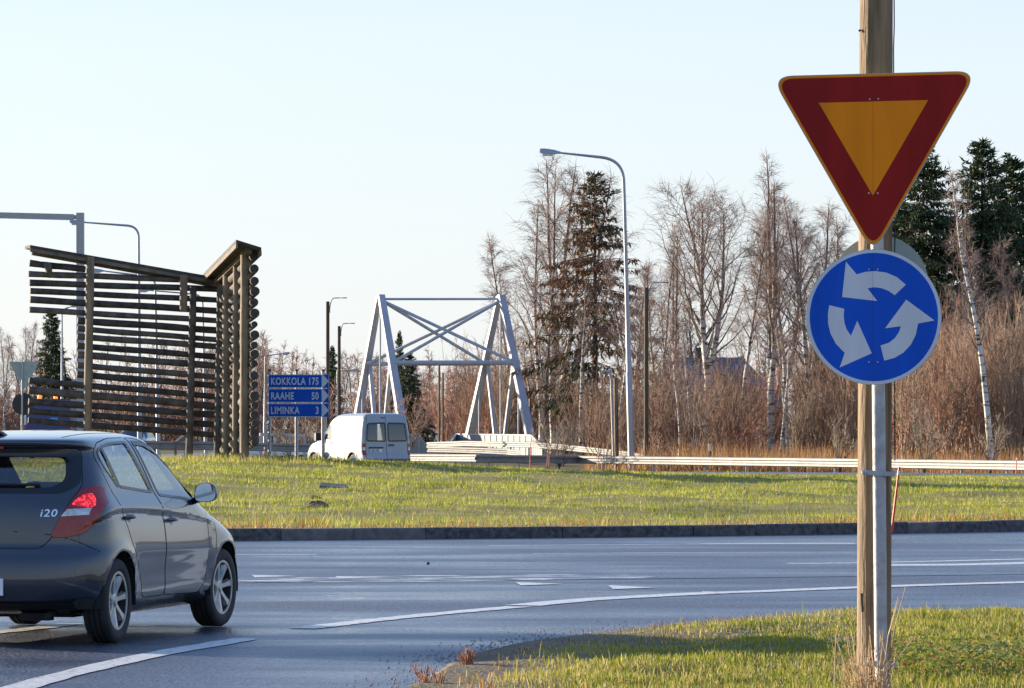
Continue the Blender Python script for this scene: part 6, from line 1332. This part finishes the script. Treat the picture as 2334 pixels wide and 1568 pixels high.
sp_(S1, 13.5, 1355, 250, 386, 'ragged thinning spruce with brown hanging cones behind the tall street lamp', .3, 1.4)
sp_(S2, 15, 2105, 236, 318, 'dark spruce showing right of the yield triangle, left of its two neighbours', 1.2, 1.45)
sp_(S2, 15, 2238, 238, 318, 'dark dense spruce in the middle behind the leaning birch', 3.4, 1.35)
sp_(S3, 12, 2308, 246, 352, 'slimmer dark spruce at the right edge with a pointed top', .6, 1.3)
sp_(S3, 12, 2030, 240, 400, 'dark spruce hidden behind the sign post between the two signs', 2.6, 1.3)
sp_(S3, 12, 118, 300, 708, 'small dark spruce at the far left beside a thin lamp pole', .9, 1.15)
sp_(S3, 12, 910, 305, 758, 'green conifer seen through the left side of the bridge frame', 2.1, .6)
sp_(S3, 12, 933, 285, 808, 'low dark spruce under the crossed braces of the bridge', 4.0, 1.35)
sp_(S3, 12, 758, 310, 792, 'small conifer between the two timber lamp poles left of the bridge', 5.0, .8)

# shrubs, saplings, thicket -------------------------------------------------
def shrub(seed, H, n=10, spread=.45, sub=6, tw=4, r=.016, twr=.006):
    q = np.random.default_rng(seed); L, G = [], []
    for s in range(n):
        a = q.random() * 6.28; d = unit(np.array([math.cos(a) * spread * q.random(), math.sin(a) * spread * q.random(), 1])); P = [np.array([math.cos(a), math.sin(a), 0]) * q.random() * .25]; ln = H * (.6 + .4 * q.random()); m = 6
        for i in range(m): d = unit(d + q.normal(0, .12, 3) + np.array([0, 0, .05])); P.append(P[-1] + d * ln / m)
        L.extend(poly_segs(P, [r * (1 - .8 * i / m) for i in range(m + 1)]))
        for k in range(sub):
            f = .22 + .78 * q.random(); i = min(m - 1, int(f * m)); b = P[i] + (P[i + 1] - P[i]) * (f * m - i); d2 = unit(unit(P[i + 1] - P[i]) + q.normal(0, .5, 3)); l2 = ln * .28 * (1.2 - f * .6); e = b + d2 * l2; G.extend(poly_segs([b, e], [twr * 1.5, twr * .8]))
            for w in range(tw):
                c = b + (e - b) * q.random(); G.append((*c, twr, *(c + unit(d2 + q.normal(0, .55, 3) + np.array([0, 0, .2])) * l2 * (.3 + .4 * q.random())), twr * .4))
    return np.array(L), np.array(G)
def small_tree(name, label, x, d, ytop, seed, wide=.55, stems=9, trunk=.25, mg=M_TWIG3, group='saplings along the guardrail', sub=10, tw=5):
    H = ht(ytop, d); L, G = shrub(seed, H * (1 - trunk), stems, wide, sub, tw, .022, .007); h0 = H * trunk; L[:, 2] += h0; L[:, 6] += h0; G[:, 2] += h0; G[:, 6] += h0; L[:, [0, 1]] *= .5 if False else 1
    T = np.array(poly_segs([np.array([0, 0, -.15]), np.array([.02, 0, h0 * .6]), np.array([0, 0, h0 + .15])], [.055, .045, .04])); place_tree(name, label, tree_meshes(name, T, L, G, M_TRUNKD, M_LIMB, mg), base(x, d), seed, cat='tree', group=group)
small_tree('sapling', 'bare rounded sapling right beside the white van', 930, 172, 890, 1, .75, 12, .24, M_TWIG2)
small_tree('sapling', 'bushy bare tree in front of the guardrail below the bridge-side birch', 1275, 186, 905, 2, 1.0, 14, .13)
small_tree('sapling', 'bare sapling just left of the timber pole and sign post', 1916, 169, 900, 3, .8, 9, .26)
small_tree('sapling', 'bare sapling just right of the sign post behind the guardrail', 2108, 161, 895, 4, .8, 9, .26)
small_tree('sapling', 'bare sapling under the leaning white-trunked birch', 2257, 156, 905, 5, .8, 9, .25)
small_tree('sapling', 'thin bare sapling behind the white marker post', 1590, 190, 850, 6, .6, 7, .3)
small_tree('sapling', 'bare sapling between the first and second posts of the distance boards', 656, 158, 950, 7, .8, 9, .2, M_TWIG3)
small_tree('sapling', 'bare sapling behind the third post of the distance boards', 716, 158, 945, 8, .8, 9, .2, M_TWIG3)
def merge(protos, placements):
    Vs, Fs, b = [], [], 0
    for (k, x, y, z, rz, s, sz) in placements:
        V, F = protos[k]; c, sn = math.cos(rz), math.sin(rz); W = np.stack([(V[:, 0] * c - V[:, 1] * sn) * s + x, (V[:, 0] * sn + V[:, 1] * c) * s + y, V[:, 2] * sz + z], -1); Vs.append(W); Fs.append(F + b); b += len(V)
    return np.concatenate(Vs), np.concatenate(Fs)
PR = []
for k in range(6):
    L, G = shrub(200 + k, 4.0, 14, .5, 6, 5, .020 if k % 2 else .028, .0085 if k % 2 else .006); PR.append(segs_mesh(np.concatenate([L, G]), 3))
pl = []
for i in range(190):
    d = rnd.uniform(198, 228); x = rnd.uniform(1010, 2420) if i % 3 else rnd.uniform(1850, 2400); X = (x - CXP) * d / FPX
    hgt = (.75 + .5 * rnd.random()) * (1.0 if 1230 < x < 1850 else 1.0 if x <= 1230 else 1.35) * (d / 165)
    if 1460 < x < 1800: hgt *= 1.0
    if x < 1320: d = rnd.uniform(258, 280); hgt *= 1.25
    if x > 2000: d -= 22
    X = (x - CXP) * d / FPX
    pl.append((rnd.randrange(6), X, d, zo_(X, d) - .05, rnd.random() * 6.28, 1.1, hgt))
TC = [np.array(c) for c in ((.36, .17, .105), (.30, .18, .12), (.40, .21, .13), (.19, .12, .085), (.34, .155, .10), (.28, .20, .135), (.14, .085, .06))]; PLA = [p for i, p in enumerate(pl) if i % 2]
M_TWC = leafmat('shrub_stems', 0.0, .8)
V, F = merge(PR, PLA); C_ = np.repeat(np.array([TC[k % len(TC)] for k in range(len(PLA))]), [len(PR[p[0]][0]) for p in PLA], axis=0); o = meshobj('thicket', npmesh('thicket', V, F, M_TWC, C_)); tag(o, 'dense red-brown leafless thicket behind the guardrail', kind='stuff')
PLB = [p for i, p in enumerate(pl) if not i % 2]; V, F = merge(PR, PLB); C_ = np.repeat(np.array([(.22, .14, .10) if k % 3 else (.34, .235, .16) for k in range(len(PLB))]), [len(PR[p[0]][0]) for p in PLB], axis=0); o = meshobj('thicket', npmesh('thicket_grey', V, F, M_TWC, C_)); tag(o, 'dense grey-brown leafless undergrowth behind the guardrail', kind='stuff')
PF = []
for k in range(4):
    T, L, G = birch(300 + k, 10, 1.9, 1, .2, 18, 5, 2, droop=.3, tw=.014, rt=.09); PF.append((segs_mesh(np.concatenate([T, L]), 3), segs_mesh(G[::1], 3)))
def woods(name, label, n, x0, x1, d0, d1, y0, y1, mt, mg, seed):
    q = random.Random(seed); P = []
    for i in range(n):
        d = q.uniform(d0, d1); x = q.uniform(x0, x1); X = (x - CXP) * d / FPX; P.append((q.randrange(4), X, d, zo_(X, d) - .1, q.random() * 6.28, q.uniform(.8, 1.25), ht(q.uniform(y0, y1), d) / 10.2))
    Va, Fa = merge([p[0] for p in PF], P); Vb, Fb = merge([p[1] for p in PF], P); o = meshobj(name, npmesh(name, np.concatenate([Va, Vb]), np.concatenate([Fa, Fb + len(Va)]), [mt, mg], fm=np.concatenate([np.zeros(len(Fa)), np.ones(len(Fb))]))); tag(o, label, kind='stuff')
PR2 = []
for k in range(4):
    L, G = shrub(240 + k, 4.0, 10, .5, 6, 3, .022, .014); PR2.append(segs_mesh(np.concatenate([L, G]), 3))
pl2 = []
for i in range(115):
    d = rnd.uniform(285, 330); x = rnd.uniform(-260, 1240); X = (x - CXP) * d / FPX; pl2.append((rnd.randrange(4), X, d, zo_(X, d) - .1, rnd.random() * 6.28, 1.8, rnd.uniform(.9, 1.55)))
V, F = merge(PR2, pl2); o = meshobj('far_undergrowth', npmesh('far_undergrowth', V, F, M_TWIG2)); tag(o, 'brown leafless undergrowth of the far wood', kind='stuff')
woods('far_woods', 'hazy red-brown far birch wood behind the bridge and the boards', 85, 420, 1240, 320, 430, 785, 850, M_LIMB, M_TWIG2, 1)
woods('left_woods', 'red-brown birch wood behind the log sculpture', 60, -260, 640, 290, 380, 752, 850, M_LIMB, M_TWIG2, 2)
woods('right_woods', 'brown birch wood closing the view behind the thicket', 56, 1200, 2420, 240, 320, 640, 800, M_LIMB, M_TWIG, 3)
# foreground dry plants
def dry_plant(label, p, n, h, spread, col, seed, w=.0035):
    q = np.random.default_rng(seed); S = []
    for i in range(n):
        a = q.random() * 6.28; d = unit(np.array([math.cos(a) * spread * q.random(), math.sin(a) * spread * q.random(), 1])); P = [np.array([q.normal(0, .012), q.normal(0, .012), -.03])]; ln = h * (.5 + .5 * q.random())
        for k in range(4): d = unit(d + q.normal(0, .08, 3) + np.array([0, 0, .06])); P.append(P[-1] + d * ln / 4)
        S.extend(poly_segs(P, [w, w, w * .8, w * .7, w * .4]))
        for k in range(2): c = P[2] + (P[3] - P[2]) * q.random(); S.append((*c, w * .6, *(c + unit(d + q.normal(0, .4, 3)) * ln * .25), w * .4))
    V, F = segs_mesh(np.array(S), 4); o = meshobj('dry_plant', npmesh('dry_plant', V, F, col), loc=tuple(p)); tag(o, label, 'plant', 'dry plants on the near verge'); return o
M_DRY = pm('dry_stem_red', (.34, .15, .08), .8, var=.25, scale=9); M_DRY2 = pm('dry_stem_straw', (.48, .33, .17), .8, var=.25, scale=9)
def vg(px, py): p = gxy(px, py, .02); e = float(edge_dist([p.x], [p.y])[0]); p.z = zg(p.x, p.y) if e > 0 else .0; return p
dry_plant('rounded tuft of dead red-brown stems at the verge corner', vg(1068, 1512), 46, .15, .75, M_DRY, 1)
dry_plant('thin dead red stems left of the rounded tuft', vg(968, 1552), 16, .17, .9, M_DRY, 2)
dry_plant('sparse dead stems at the asphalt edge near the bottom', vg(1000, 1556), 12, .15, .9, M_DRY, 3)
dry_plant('single tall dry stalk left of the timber pole', (at(1898, 1400, 21.5).x, 21.5, zg(at(1898, 1400, 21.5).x, 21.5)), 1, .75, .1, M_DRY2, 4, .003)
dry_plant('tangle of straw stalks at the foot of the sign post', (foot.x - .09, DS - .12, zb + .15), 70, .62, .35, M_DRY2, 5, .0026)
dry_plant('bent pale twig leaning across the sign post', (foot.x - .02, DS - .2, zb + .15), 4, .85, .2, M_DRY2, 6, .0035)
